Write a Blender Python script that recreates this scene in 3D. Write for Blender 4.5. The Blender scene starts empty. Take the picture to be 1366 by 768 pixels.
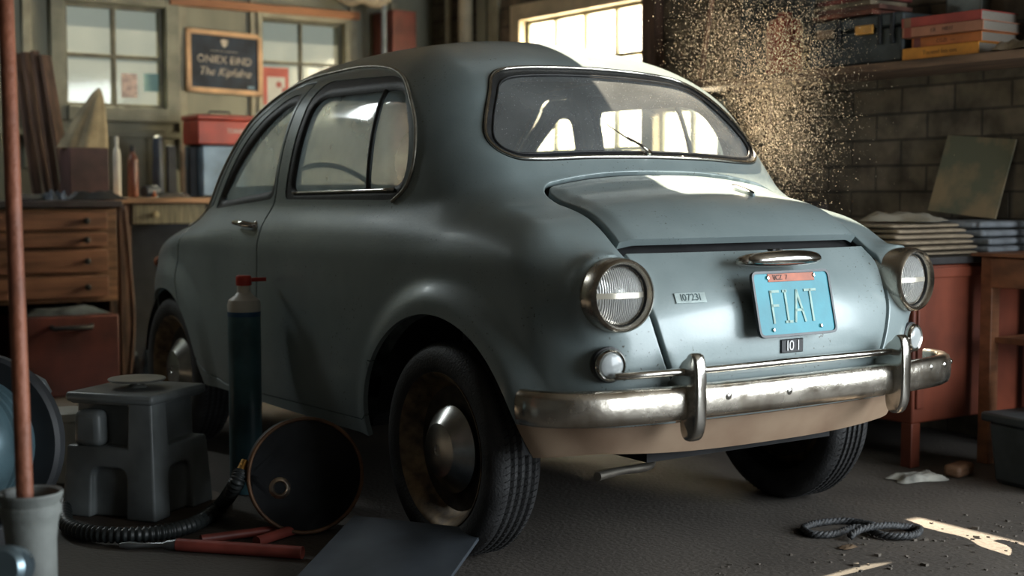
# Small grey-blue saloon car in a cluttered garage, seen from behind its left corner.
import bpy, math, random
import numpy as np
from mathutils import Vector, Matrix, Euler
random.seed(7); rng=np.random.default_rng(7)
PI=math.pi
C=bpy.context.scene.collection
S=bpy.context.scene

# ---------- measuring helpers: a pixel of the 1366x768 photo to a point on a plane ----------
CAM=np.array([-2.42,-2.83,0.92]); FPX=1800.
_fw=np.array([.567,.8237,0]); _fw/=np.linalg.norm(_fw); _p=math.atan((384-258.)/FPX)
_r=np.array([_fw[1],-_fw[0],0]); _d=_fw*math.cos(_p)+np.array([0,0,-math.sin(_p)]); _u=np.cross(_r,_d)
def pray(x,y):
    v=_d*FPX+_r*(x-683.)+_u*(384.-y); return v/np.linalg.norm(v)
def atx(x,y,X): v=pray(x,y); return CAM+(X-CAM[0])/v[0]*v
def aty(x,y,Y): v=pray(x,y); return CAM+(Y-CAM[1])/v[1]*v
def atz(x,y,Z=0.): v=pray(x,y); return CAM+(Z-CAM[2])/v[2]*v

# ---------- materials ----------
MATS={}
def nodes(m): return m.node_tree.nodes, m.node_tree.links
def mat(name,col,rough=.6,metal=0.,var=.15,scale=8.,bump=.0,bscale=60.,coat=0.,col2=None,spec=.5,stretch=None,thr=None,rvar=0.):
    if name in MATS: return MATS[name]
    m=bpy.data.materials.new(name); m.use_nodes=True; N,L=nodes(m); b=N['Principled BSDF']
    b.inputs['Roughness'].default_value=rough; b.inputs['Metallic'].default_value=metal
    b.inputs['Coat Weight'].default_value=coat; b.inputs['Specular IOR Level'].default_value=spec
    tc=N.new('ShaderNodeTexCoord'); mp=N.new('ShaderNodeMapping'); L.new(tc.outputs['Object'],mp.inputs['Vector'])
    if stretch: mp.inputs['Scale'].default_value=stretch
    nz=N.new('ShaderNodeTexNoise'); nz.inputs['Scale'].default_value=scale; nz.inputs['Detail'].default_value=6
    L.new(mp.outputs[0],nz.inputs['Vector'])
    cr=N.new('ShaderNodeValToRGB'); c=np.array(col); 
    c2=np.array(col2) if col2 is not None else c*(1-var*2.2)
    c1=c*(1+var) if col2 is None else c
    lo,hi=thr if thr else (.35,.65)
    cr.color_ramp.elements[0].position=lo; cr.color_ramp.elements[1].position=hi
    cr.color_ramp.elements[0].color=(*np.clip(c2,0,1),1); cr.color_ramp.elements[1].color=(*np.clip(c1,0,1),1)
    L.new(nz.outputs['Fac'],cr.inputs['Fac']); L.new(cr.outputs['Color'],b.inputs['Base Color'])
    if rvar:
        mr=N.new('ShaderNodeMapRange'); mr.inputs[3].default_value=rough-rvar; mr.inputs[4].default_value=rough+rvar
        L.new(nz.outputs['Fac'],mr.inputs[0]); L.new(mr.outputs[0],b.inputs['Roughness'])
    if bump:
        n2=N.new('ShaderNodeTexNoise'); n2.inputs['Scale'].default_value=bscale; n2.inputs['Detail'].default_value=4
        L.new(mp.outputs[0],n2.inputs['Vector'])
        bp=N.new('ShaderNodeBump'); bp.inputs['Strength'].default_value=bump; bp.inputs['Distance'].default_value=.01
        L.new(n2.outputs['Fac'],bp.inputs['Height']); L.new(bp.outputs[0],b.inputs['Normal'])
    MATS[name]=m; return m

# ---------- mesh building ----------
def T(loc=(0,0,0),rot=(0,0,0),scale=(1,1,1)):
    return Matrix.Translation(loc)@Euler(rot).to_matrix().to_4x4()@Matrix.Diagonal((*scale,1))
class MB:
    def __init__(s): s.v=[]; s.f=[]
    def add(s,vs,fs,M=None):
        o=len(s.v)
        if M is not None: vs=[tuple(M@Vector(v)) for v in vs]
        s.v+= [tuple(map(float,v)) for v in vs]; s.f+=[tuple(o+i for i in f) for f in fs]; return s
    def box(s,c,d,rot=(0,0,0),taper=1.,M=None):
        x,y,z=d[0]/2,d[1]/2,d[2]/2; t=taper
        vs=[(-x,-y,-z),(x,-y,-z),(x,y,-z),(-x,y,-z),(-x*t,-y*t,z),(x*t,-y*t,z),(x*t,y*t,z),(-x*t,y*t,z)]
        fs=[(0,3,2,1),(4,5,6,7),(0,1,5,4),(1,2,6,5),(2,3,7,6),(3,0,4,7)]
        MM=T(c,rot)
        if M is not None: MM=M@MM
        return s.add(vs,fs,MM)
    def lathe(s,prof,n=32,M=None,closed=False):
        """profile of (radius, height) turned about z"""
        vs=[];fs=[];k=len(prof)
        for i in range(n):
            a=2*PI*i/n
            for r,z in prof: vs.append((r*math.cos(a),r*math.sin(a),z))
        for i in range(n):
            j=(i+1)%n
            for q in range(k-1 if not closed else k):
                q2=(q+1)%k
                fs.append((i*k+q,j*k+q,j*k+q2,i*k+q2))
        if not closed:
            if prof[0][0]>1e-5: fs.append(tuple(i*k for i in range(n))[::-1])
            if prof[-1][0]>1e-5: fs.append(tuple(i*k+k-1 for i in range(n)))
        return s.add(vs,fs,M)
    def tube(s,pts,r,n=10,closed=False,M=None,caps=True,sec=None):
        """sweep a circle (or section sec of (side,up) points) along pts"""
        P=[Vector(p) for p in pts]; m=len(P)
        rr=r if hasattr(r,'__len__') else [r]*m
        vs=[];fs=[]
        tan=[]
        for i in range(m):
            a=P[(i-1)%m] if (closed or i>0) else P[i]; b=P[(i+1)%m] if (closed or i<m-1) else P[i]
            tan.append((b-a).normalized())
        up=Vector((0,0,1)) if abs(tan[0].z)<.9 else Vector((0,1,0))
        N=(up-up.dot(tan[0])*tan[0]).normalized(); fr=[]
        for i in range(m):
            N=(N-N.dot(tan[i])*tan[i]).normalized(); fr.append((tan[i].cross(N),N.copy()))
        if sec is None: sec=[(math.cos(2*PI*k/n),math.sin(2*PI*k/n)) for k in range(n)]
        else: rr=[x if r is not None else 1 for x in rr]
        n=len(sec)
        for i in range(m):
            B,N=fr[i]
            for a,b in sec: vs.append(tuple(P[i]+B*a*rr[i]+N*b*rr[i]))
        for i in range(m if closed else m-1):
            j=(i+1)%m
            for k in range(n): fs.append((i*n+k,i*n+(k+1)%n,j*n+(k+1)%n,j*n+k))
        if not closed and caps:
            fs.append(tuple(range(n))[::-1]); fs.append(tuple((m-1)*n+k for k in range(n)))
        return s.add(vs,fs,M)
    def prism(s,poly,h,M=None):
        n=len(poly); vs=[(x,y,0) for x,y in poly]+[(x,y,h) for x,y in poly]
        fs=[tuple(range(n))[::-1],tuple(range(n,2*n))]+[(i,(i+1)%n,n+(i+1)%n,n+i) for i in range(n)]
        return s.add(vs,fs,M)
    def grid(s,fn,nu,nv,M=None,cu=False):
        vs=[fn(i/(nu if cu else nu-1),j/(nv-1)) for i in range(nu) for j in range(nv)]
        fs=[(i*nv+j,((i+1)%nu)*nv+j,((i+1)%nu)*nv+j+1,i*nv+j+1) for i in range(nu if cu else nu-1) for j in range(nv-1)]
        return s.add(vs,fs,M)
def capsule_path(pts,k=4):
    """Catmull-Rom through points"""
    P=[np.array(p,float) for p in pts]; out=[]
    for i in range(len(P)-1):
        a=P[max(i-1,0)];b=P[i];c=P[i+1];d=P[min(i+2,len(P)-1)]
        for t in np.arange(k)/k:
            out.append(.5*((2*b)+(c-a)*t+(2*a-5*b+4*c-d)*t*t+(-a+3*b-3*c+d)*t**3))
    out.append(P[-1]); return out
def closed_curve(pts,k=8):
    P=[np.array(p,float) for p in pts]; n=len(P); out=[]
    for i in range(n):
        a=P[i-1];b=P[i];c=P[(i+1)%n];d=P[(i+2)%n]
        for t in np.arange(k)/k:
            out.append(.5*((2*b)+(c-a)*t+(2*a-5*b+4*c-d)*t*t+(-a+3*b-3*c+d)*t**3))
    return np.array(out)
def link(name,me,m,parent=None,smooth=None,bevel=0,seg=2):
    o=bpy.data.objects.new(name,me); C.objects.link(o)
    if m is not None: me.materials.append(m)
    if parent is not None: o.parent=parent
    if smooth is not None:
        me.shade_smooth() if smooth=='all' else me.set_sharp_from_angle(angle=math.radians(smooth))
        if smooth!='all':
            for p in me.polygons: p.use_smooth=True
    if bevel:
        b=o.modifiers.new('bevel','BEVEL'); b.width=bevel; b.segments=seg; b.limit_method='ANGLE'; b.angle_limit=math.radians(40)
    return o
def obj(name,mb,m,parent=None,smooth=35,bevel=0,seg=2,center=True):
    v=np.array(mb.v)
    o3=np.zeros(3)
    if center:
        lo,hi=v.min(0),v.max(0); o3=np.array([(lo[0]+hi[0])/2,(lo[1]+hi[1])/2,lo[2]]); v=v-o3
    me=bpy.data.meshes.new(name); me.from_pydata(v.tolist(),[],mb.f); me.update()
    o=link(name,me,m,parent,smooth,bevel,seg); o.location=o3
    return o
def tag(o,label,cat,group=None,kind=None):
    o['label']=label; o['category']=cat
    if group: o['group']=group
    if kind: o['kind']=kind
    return o
def thing(name,label,cat,loc=(0,0,0),rot=(0,0,0),group=None):
    o=bpy.data.objects.new(name,None); C.objects.link(o); o.empty_display_size=.05
    o.location=loc; o.rotation_euler=rot; return tag(o,label,cat,group)
def single(name,mb,m,label,cat,group=None,kind=None,loc=None,rot=None,**k):
    o=obj(name,mb,m,None,center=(loc is None),**k)
    if loc is not None: o.location=loc
    if rot is not None: o.rotation_euler=rot
    return tag(o,label,cat,group,kind)
def struct(name,mb,m,**k):
    o=obj(name,mb,m,None,**k); o['kind']='structure'; return o
def textmesh(name,txt,size,m,parent,M,ext=.0006,shear=0.,sx=1.,align='CENTER'):
    cu=bpy.data.curves.new(name,'FONT'); cu.body=txt; cu.size=size; cu.extrude=ext; cu.align_x=align; cu.align_y='CENTER'; cu.shear=shear
    cu.resolution_u=3
    t=bpy.data.objects.new(name+'_c',cu); C.objects.link(t)
    dg=bpy.context.evaluated_depsgraph_get(); me=bpy.data.meshes.new_from_object(t.evaluated_get(dg))
    bpy.data.objects.remove(t); me.transform(M@Matrix.Diagonal((sx,1,1,1)))
    me.name=name; me.materials.clear()
    o=link(name,me,m,parent); return o
def spl(xs, ys):
    xs=np.array(xs,float); ys=np.array(ys,float); h=np.diff(xs); dl=np.diff(ys)/h
    m=np.empty_like(xs); m[0]=dl[0]; m[-1]=dl[-1]
    m[1:-1]=(dl[:-1]*h[1:]+dl[1:]*h[:-1])/(h[1:]+h[:-1])
    def f(x):
        x=np.clip(x,xs[0],xs[-1]); i=np.clip(np.searchsorted(xs,x)-1,0,len(xs)-2)
        t=(x-xs[i])/h[i]; t2=t*t; t3=t2*t
        return (2*t3-3*t2+1)*ys[i]+(t3-2*t2+t)*h[i]*m[i]+(3*t2-2*t3)*ys[i+1]+(t3-t2)*h[i]*m[i+1]
    return f
def sst(x,a,b):
    t=np.clip((x-a)/(b-a),0,1); return t*t*(3-2*t)
def rint(a,b,r):
    return np.minimum(np.maximum(a+r,b+r),0)+np.hypot(np.maximum(a+r,0),np.maximum(b+r,0))-r
def runi(a,b,r):
    return np.maximum(np.minimum(a,b),r)-np.hypot(np.maximum(r-a,0),np.maximum(r-b,0))
WH_Y,WH_Z,WF_Y,ARC_R=.06,.27,1.96,.345
plan=spl([-.6,-.3,0,.3,.7,1.2,1.7,2.0,2.3,2.6],[.60,.625,.645,.655,.66,.66,.66,.65,.615,.55])
sect=spl([.12,.22,.32,.45,.6,.70,.765,.81,.88,.96],[-.10,-.055,-.02,-.002,.0,.002,.002,-.014,-.05,-.11])
rearz=spl([.15,.25,.33,.42,.52,.62,.72,.80,.88,.95],[-.30,-.405,-.455,-.49,-.505,-.50,-.475,-.44,-.38,-.30])
decky=spl([-.6,-.45,-.35,-.2,-.05,.1,1.5,1.8,2.1,2.4,2.7],[.74,.80,.855,.905,.93,.93,.90,.87,.80,.69,.55])
gw=spl([.80,.9,1.0,1.1,1.2,1.3,1.4],[.635,.625,.615,.595,.56,.51,.445])
gplan=spl([-.3,0,.3,.8,1.2,1.6,2.0],[-.12,-.065,-.015,0,-.005,-.03,-.09])
rooft=spl([-.2,.1,.3,.5,.8,1.1,1.4,1.8],[1.24,1.33,1.362,1.378,1.385,1.376,1.35,1.28])
wrear=spl([.8,.95,1.03,1.1,1.2,1.3,1.4],[-.18,-.05,.02,.075,.17,.30,.47])
wfront=spl([.8,.95,1.1,1.25,1.4],[2.06,1.90,1.72,1.52,1.28])
def F(P):
    x=np.abs(P[...,0]); y=P[...,1]; z=P[...,2]
    # fender flare around the wheel arches
    dr=np.hypot(y-WH_Y,z-WH_Z)-ARC_R; df=np.hypot(y-WF_Y,z-WH_Z-.01)-(ARC_R-.03)
    flare=.032*(1-sst(dr,.025,.105))*sst(z,.12,.3)+.02*(1-sst(df,.02,.11))*sst(z,.12,.3)
    W=plan(y)+sect(z)+flare
    side=(x-W)*.95
    rear=(rearz(z)+.02*(x/.5)**2+.05*(x/.6)**4-y)*.95
    top=(z-decky(y)+.06*(x/.6)**2*sst(y,.3,-.3)+.05*(x/.6)**2*(1-sst(y,.3,-.3)))*.95
    fr=y-(2.52-.15*(x/.5)**2-.25*np.abs(z-.5)**2)
    low=rint(rint(rint(side,top,.065),rear,.14),fr,.2)
    low=rint(low,.16-z,.05)
    # lamp nacelle on the tail
    nac=rint(np.hypot(x-.497,z-.690+.05*(y+.4))-.096,-.432-y,.025); nac=np.maximum(nac,y-.1)
    low=runi(low,nac,.045)
    gs=(x-gw(z)-gplan(y))*.93
    gt=z-rooft(y)+.10*(x/.6)**2.2
    gr=(wrear(z)+.07*(x/.5)**2.6-y)*.72
    gf=(y-wfront(z)+.12*(x/.5)**2)*.75
    up=rint(rint(rint(gs,gr,.11),gf,.08),gt,.12)
    return runi(low,up,.055)
def gradF(P,e=1e-4):
    g=np.stack([F(P+e*np.eye(3)[i])-F(P-e*np.eye(3)[i]) for i in range(3)],-1)
    return g/np.linalg.norm(g,axis=-1,keepdims=True)
WORLD=.42; SUNE=34.; DOORP=105.; SIDEP=135.; BWP=230.; LEFTP=32.; DUSTN=34000; FST=2.5; FOC=3.45; EXPO=.08
# ---------- splitting the body surface along panel lines ----------
class Surf:
    def __init__(s,V,Tr): s.V=V; s.T=Tr
    def split(s,g,box=None):
        """insert edges along g=0"""
        V,Tr=s.V,s.T
        val=np.full(len(V),1e3); 
        mask=np.ones(len(V),bool) if box is None else box(V)
        val[mask]=g(V[mask]); val[np.abs(val)<4e-5]=0
        if box is not None: val[~mask]=np.nan
        sv=val[Tr]; okm=~np.isnan(sv).any(1)
        pos=(sv>0).any(1)&okm; neg=(sv<0).any(1)&okm; cut=pos&neg
        if not cut.any(): return
        keep=Tr[~cut]; t=Tr[cut]; a=np.sign(val[t])
        new=[]; Vl=[V]; cache_e=[]; base=len(V)
        E=np.concatenate([t[:,[0,1]],t[:,[1,2]],t[:,[2,0]]]); Es=np.sort(E,1)
        cr=(val[Es[:,0]]*val[Es[:,1]]<0); U,inv=np.unique(Es[cr],axis=0,return_inverse=True)
        p=val[U[:,0]]/(val[U[:,0]]-val[U[:,1]]); NV=V[U[:,0]]*(1-p[:,None])+V[U[:,1]]*p[:,None]
        eid=np.full(len(E),-1); eid[np.where(cr)[0]]=base+inv.ravel(); n=len(t); eid=eid.reshape(3,n).T
        for k in range(3):
            A,B,Cc=t[:,k],t[:,(k+1)%3],t[:,(k+2)%3]; sa,sb,sc=a[:,k],a[:,(k+1)%3],a[:,(k+2)%3]
            m=(sa==0)&(sb*sc<0); e=eid[:,(k+1)%3]
            new+= [np.c_[A,B,e][m],np.c_[A,e,Cc][m]]
            m=(sa*sb<0)&(sa*sc<0); e1=eid[:,k]; e2=eid[:,(k+2)%3]
            new+= [np.c_[A,e1,e2][m],np.c_[e1,B,Cc][m],np.c_[e1,Cc,e2][m]]
        s.V=np.concatenate([V,NV]); s.T=np.concatenate([keep]+new)
    def cent(s): return s.V[s.T].mean(1)
def poly_sdf(poly):
    """signed distance (negative inside) to a dense closed 2-D polygon"""
    A=np.array(poly); B=np.roll(A,-1,0); D=B-A; L2=(D**2).sum(1)+1e-12
    lo,hi=A.min(0)-.12,A.max(0)+.12
    def f(q):
        out=np.full(len(q),.15); m=((q>lo)&(q<hi)).all(1); p=q[m]
        if len(p)==0: return out
        res=[]
        for c in np.array_split(p,max(1,len(p)//20000)):
            w=c[:,None]-A; t=np.clip((w*D).sum(2)/L2,0,1); dd=np.sqrt(((w-D*t[...,None])**2).sum(2).min(1))
            y0=A[:,1]; y1=B[:,1]; cond=((y0>c[:,1:2])!=(y1>c[:,1:2]))
            xi=A[:,0]+(c[:,1:2]-y0)/np.where(y1==y0,1e-9,y1-y0)*D[:,0]
            ins=(cond&(c[:,0:1]<xi)).sum(1)%2==1
            res.append(np.where(ins,-dd,dd))
        out[m]=np.concatenate(res); return out
    return f
def rounded(pts,r,k=6):
    """polygon with rounded corners (r may be a list)"""
    n=len(pts); out=[]; rs=r if hasattr(r,'__len__') else [r]*n
    for i in range(n):
        p=np.array(pts[i],float); a=np.array(pts[i-1],float)-p; b=np.array(pts[(i+1)%n],float)-p
        ra=min(rs[i],np.linalg.norm(a)*.49,np.linalg.norm(b)*.49)
        if ra<=0: out.append(p); continue
        pa=p+a/np.linalg.norm(a)*ra; pb=p+b/np.linalg.norm(b)*ra
        for t in np.linspace(0,1,k): out.append(pa*(1-t)**2+2*p*t*(1-t)+pb*t*t)
    return np.array(out)
def base_surface():
    nx,ny,nz=120,250,110; c0=np.array([0,1.0,.60]); hx,hy,hz=.70,1.55,.60
    Vs=[];Ts=[];off=0
    def face(nu,nv,fn):
        nonlocal off
        u,v=np.meshgrid(np.linspace(-1,1,nu+1),np.linspace(-1,1,nv+1),indexing='ij')
        p=fn(u.ravel(),v.ravel()); i,j=np.meshgrid(np.arange(nu),np.arange(nv),indexing='ij')
        a=(i*(nv+1)+j).ravel()+off; b=a+nv+1; 
        Ts.append(np.concatenate([np.c_[a,b,b+1],np.c_[a,b+1,a+1]])); Vs.append(p); off+=len(p)
    o=np.ones_like
    face(ny,nz,lambda u,v:np.c_[hx*o(u),hy*u,hz*v]); face(nz,ny,lambda u,v:np.c_[-hx*o(u),hy*v,hz*u])
    face(nz,nx,lambda u,v:np.c_[hx*v,hy*o(u),hz*u]); face(nx,nz,lambda u,v:np.c_[hx*u,-hy*o(u),hz*v])
    face(nx,ny,lambda u,v:np.c_[hx*u,hy*v,hz*o(u)])
    D=np.concatenate(Vs); Tr=np.concatenate(Ts)
    q=np.round(D,6); U,idx,inv=np.unique(q,axis=0,return_index=True,return_inverse=True); D=D[idx]; Tr=inv.ravel()[Tr]
    L=np.linalg.norm(D,axis=1,keepdims=True); D=D/L
    lo=np.full(len(D),.2); hi=np.full(len(D),2.6)
    for _ in range(24):
        mid=(lo+hi)/2; f=F(c0+D*mid[:,None]); lo=np.where(f<0,mid,lo); hi=np.where(f<0,hi,mid)
    V=c0+D*((lo+hi)/2)[:,None]
    Tr=Tr[(V[Tr][:,:,2].mean(1)>.17)]
    # orient outward
    n=np.cross(V[Tr[:,1]]-V[Tr[:,0]],V[Tr[:,2]]-V[Tr[:,0]]); g=V[Tr].mean(1)-c0
    fl=(n*g).sum(1)<0; Tr[fl]=Tr[fl][:,::-1]
    return Surf(V,Tr)
def yz(P): return P[:,1:3]
def xz(P): return np.c_[np.abs(P[:,0]),P[:,2]]
# outlines of glass, doors and lids (side ones in y,z; rear and front ones in x,z)
GQ=rounded([(.98,.928),(.325,.938),(.320,1.075),(.41,1.216),(.94,1.218)],[.03,.10,.14,.09,.07],8)
RQ=rounded([(1.025,.902),(.315,.902),(.300,1.06),(.43,1.250),(.97,1.266)],[.03,.12,.16,.16,.06],8)  # seal outline widened at the top, its black also painting the recess shade
RD=rounded([(1.655,.866),(1.105,.903),(1.068,1.232),(1.16,1.232),(1.385,1.12)],[.04,.04,.03,.06,.15],8)
GD=rounded([(1.60,.895),(1.135,.930),(1.088,1.205),(1.15,1.205),(1.34,1.10)],[.03,.04,.03,.06,.15],8)
def symm(half): h=np.array(half); return np.concatenate([h,h[::-1][1:]*[-1,1]]) 
rw=capsule_path([(0,1.040),(.2,1.037),(.36,1.030),(.425,1.035),(.452,1.065),(.43,1.12),(.385,1.185),(.345,1.226),(.28,1.246),(.14,1.255),(0,1.258)],6)
GR=np.array([(p[0],p[1]) for p in rw]+[(-p[0],p[1]) for p in rw[::-1][1:-1]])
fwp=capsule_path([(0,.965),(.3,.96),(.47,.955),(.52,.975),(.50,1.08),(.44,1.21),(.39,1.25),(.2,1.27),(0,1.275)],6)
GW=np.array([(p[0],p[1]) for p in fwp]+[(-p[0],p[1]) for p in fwp[::-1][1:-1]])
DOOR=rounded([(1.130,.84),(1.178,.275),(1.47,.27),(1.66,.31),(1.80,.50),(1.86,.66),(1.80,.86),(1.70,.875),(1.43,1.12),(1.18,1.268),(1.044,1.268),(1.060,1.15),(1.092,.90)],[.02,.01,.1,.08,.1,.05,.05,.03,.1,.06,.01,.03,.03],8)
CREASE=rounded([(1.175,.28),(.80,.288),(.44,.293),(.385,.36),(.375,.44),(.385,.47),(.36,.47),(.345,.44),(.36,.36),(.40,.16),(1.178,.16)],[0,.1,.05,.05,.05,0,0,0,0,0,0],6)
sQ,sD,sR,sW,sDOOR,sRQ,sRD=map(poly_sdf,(GQ,GD,GR,GW,DOOR,RQ,RD))
rearhalf=lambda V:V[:,1]<.5
def gQ(P): return sQ(yz(P))
def gD(P): return sD(yz(P))
def gRQ(P): return sRQ(yz(P))
def gRD(P): return sRD(yz(P))
def gR(P): return np.where(P[:,1]<.6,sR(P[:,[0,2]]),.15)
def gW(P): return np.where(P[:,1]>1.1,sW(P[:,[0,2]]),.15)
side=lambda V:(np.abs(V[:,0])>.35)
def arch_r(P): 
    y=P[:,1]-.070; z=P[:,2]-.255
    a=np.hypot(y,z)-.362*(1+.0*y)
    skirt=.305-P[:,2]-0*y
    return a
def arch_f(P): return np.hypot(P[:,1]-1.975,P[:,2]-.27)-.305
def bott(P): 
    zb=np.where(P[:,1]<.1,.302+.02*np.clip(np.abs(P[:,0])/.5,0,1)**3*np.clip((-.28-P[:,1])/.15,0,1),.252); return P[:,2]-zb
lidh=spl([.28,.446,.537,.616,.70,.79,.814,.862,.907,.935,.97],[.30,.335,.375,.40,.413,.416,.416,.412,.405,.40,.40])
LIDP=capsule_path([(0,-.030),(.2,-.028),(.33,-.036),(.385,-.055),(.408,-.10),(.413,-.2)],8)
def gLID(P):
    """negative inside the engine lids"""
    x=np.abs(P[:,0]); a=x-lidh(P[:,2]); b=P[:,1]-(-.030+.0*x)
    return np.where(P[:,1]<.12,rint(a,b,.035),.2)
def gMID(P): return P[:,2]-.793
def gVAL(P): return P[:,2]-.384+.0*P[:,1]
# ---------- car paint and other car materials ----------
def paint():
    m=bpy.data.materials.new('dusty_grey_blue_paint'); m.use_nodes=True; N,L=nodes(m); b=N['Principled BSDF']
    tc=N.new('ShaderNodeTexCoord')
    n1=N.new('ShaderNodeTexNoise'); n1.inputs['Scale'].default_value=3.2; n1.inputs['Detail'].default_value=8; n1.inputs['Roughness'].default_value=.6
    cr=N.new('ShaderNodeValToRGB'); cr.color_ramp.elements[0].position=.3; cr.color_ramp.elements[1].position=.7
    cr.color_ramp.elements[0].color=(*PAINT_A,1); cr.color_ramp.elements[1].color=(*PAINT_B,1)
    L.new(tc.outputs['Object'],n1.inputs['Vector']); L.new(n1.outputs['Fac'],cr.inputs['Fac'])
    # chips and specks
    n2=N.new('ShaderNodeTexNoise'); n2.inputs['Scale'].default_value=130; n2.inputs['Detail'].default_value=2
    L.new(tc.outputs['Object'],n2.inputs['Vector'])
    n3=N.new('ShaderNodeTexNoise'); n3.inputs['Scale'].default_value=6; L.new(tc.outputs['Object'],n3.inputs['Vector'])
    r2=N.new('ShaderNodeMapRange'); r2.inputs[1].default_value=.665; r2.inputs[2].default_value=.72; L.new(n2.outputs['Fac'],r2.inputs[0])
    r3=N.new('ShaderNodeMapRange'); r3.inputs[1].default_value=.45; r3.inputs[2].default_value=.62; L.new(n3.outputs['Fac'],r3.inputs[0])
    mu=N.new('ShaderNodeMath'); mu.operation='MULTIPLY'; L.new(r2.outputs[0],mu.inputs[0]); L.new(r3.outputs[0],mu.inputs[1])
    mx=N.new('ShaderNodeMix'); mx.data_type='RGBA'; L.new(mu.outputs[0],mx.inputs['Factor']); L.new(cr.outputs['Color'],mx.inputs['A']); mx.inputs['B'].default_value=(.05,.045,.035,1)
    L.new(mx.outputs['Result'],b.inputs['Base Color'])
    mr=N.new('ShaderNodeMapRange'); mr.inputs[3].default_value=.36; mr.inputs[4].default_value=.50; L.new(n1.outputs['Fac'],mr.inputs[0]); L.new(mr.outputs[0],b.inputs['Roughness'])
    b.inputs['Metallic'].default_value=.15; b.inputs['Coat Weight'].default_value=.5; b.inputs['Coat Roughness'].default_value=.16
    bp=N.new('ShaderNodeBump'); bp.inputs['Strength'].default_value=.06; bp.inputs['Distance'].default_value=.004; L.new(n2.outputs['Fac'],bp.inputs['Height']); L.new(bp.outputs[0],b.inputs['Normal'])
    return m
PAINT_A=(.19,.24,.243); PAINT_B=(.27,.325,.328)
M_paint=paint()
M_val=mat('rust_stained_tan_paint',(.30,.21,.14),.6,0,scale=7,col2=(.22,.14,.09),thr=(.3,.6))
M_dark=mat('underbody_black',(.012,.012,.013),.85,0,.3)
M_rub=mat('black_rubber',(.02,.021,.022),.5,0,.2,30,.15,200)
M_tyre=mat('tyre_rubber',(.028,.028,.029),.62,0,.25,12,.25,150)
M_chrome=mat('old_chrome',(.62,.60,.55),.16,1.,.10,9,.05,25,rvar=.10)
M_worn=mat('pitted_chrome',(.66,.61,.53),.24,1.,scale=14,col2=(.42,.36,.28),thr=(.27,.48),bump=.12,bscale=40,rvar=.18)
M_rimr=mat('rusty_wheel_rim',(.26,.18,.10),.5,.4,scale=20,col2=(.05,.035,.025))
M_cap=mat('satin_hubcap',(.42,.42,.40),.26,1.,.12,20)
M_grey=mat('grey_cloth',(.10,.11,.115),.9,0,.2,30)
def glass(name,tint,dust,dcol,speck=0.):
    m=bpy.data.materials.new(name); m.use_nodes=True; N,L=nodes(m); N.remove(N['Principled BSDF']); out=N['Material Output']
    tr=N.new('ShaderNodeBsdfTransparent'); tr.inputs[0].default_value=(*tint,1)
    gl=N.new('ShaderNodeBsdfGlossy'); gl.inputs['Roughness'].default_value=.06
    lw=N.new('ShaderNodeLayerWeight'); pw=N.new('ShaderNodeMath'); pw.operation='POWER'; L.new(lw.outputs['Facing'],pw.inputs[0]); pw.inputs[1].default_value=4.0; fr=N.new('ShaderNodeMapRange'); fr.inputs[3].default_value=.045; fr.inputs[4].default_value=.85; L.new(pw.outputs[0],fr.inputs[0])
    m1=N.new('ShaderNodeMixShader'); L.new(fr.outputs[0],m1.inputs[0]); L.new(tr.outputs[0],m1.inputs[1]); L.new(gl.outputs[0],m1.inputs[2])
    df=N.new('ShaderNodeBsdfDiffuse'); df.inputs[0].default_value=(*dcol,1); tl=N.new('ShaderNodeBsdfTranslucent'); tl.inputs[0].default_value=(*dcol,1)
    m2=N.new('ShaderNodeMixShader'); m2.inputs[0].default_value=.5; L.new(df.outputs[0],m2.inputs[1]); L.new(tl.outputs[0],m2.inputs[2])
    tc=N.new('ShaderNodeTexCoord'); nz=N.new('ShaderNodeTexNoise'); nz.inputs['Scale'].default_value=5; nz.inputs['Detail'].default_value=6; L.new(tc.outputs['Object'],nz.inputs['Vector'])
    mr=N.new('ShaderNodeMapRange'); mr.inputs[1].default_value=.3; mr.inputs[2].default_value=.7; mr.inputs[3].default_value=dust*.7; mr.inputs[4].default_value=dust*1.3; L.new(nz.outputs['Fac'],mr.inputs[0])
    fac=mr.outputs[0]
    if speck:
        v=N.new('ShaderNodeTexVoronoi'); v.inputs['Scale'].default_value=170; L.new(tc.outputs['Object'],v.inputs['Vector'])
        r=N.new('ShaderNodeMapRange'); r.inputs[1].default_value=.22; r.inputs[2].default_value=.10; r.inputs[3].default_value=0; r.inputs[4].default_value=speck; L.new(v.outputs['Distance'],r.inputs[0])
        wn=N.new('ShaderNodeMath'); wn.operation='GREATER_THAN'; wn.inputs[1].default_value=.72; sp=N.new('ShaderNodeSeparateColor'); L.new(v.outputs['Color'],sp.inputs[0]); L.new(sp.outputs[0],wn.inputs[0])
        mm=N.new('ShaderNodeMath'); mm.operation='MULTIPLY'; L.new(r.outputs[0],mm.inputs[0]); L.new(wn.outputs[0],mm.inputs[1])
        ad=N.new('ShaderNodeMath'); ad.operation='ADD'; ad.use_clamp=True; L.new(fac,ad.inputs[0]); L.new(mm.outputs[0],ad.inputs[1]); fac=ad.outputs[0]
    m3=N.new('ShaderNodeMixShader'); L.new(fac,m3.inputs[0]); L.new(m1.outputs[0],m3.inputs[1]); L.new(m2.outputs[0],m3.inputs[2]); L.new(m3.outputs[0],out.inputs['Surface'])
    return m
M_glass=glass('dusty_side_glass',(.90,.96,.95),.34,(.60,.76,.80))
M_rglass=glass('dusty_rear_glass',(.94,.97,.96),.26,(.76,.80,.80),.55)
M_wglass=glass('dusty_windscreen_glass',(.92,.95,.94),.62,(.90,.90,.84))

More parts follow.
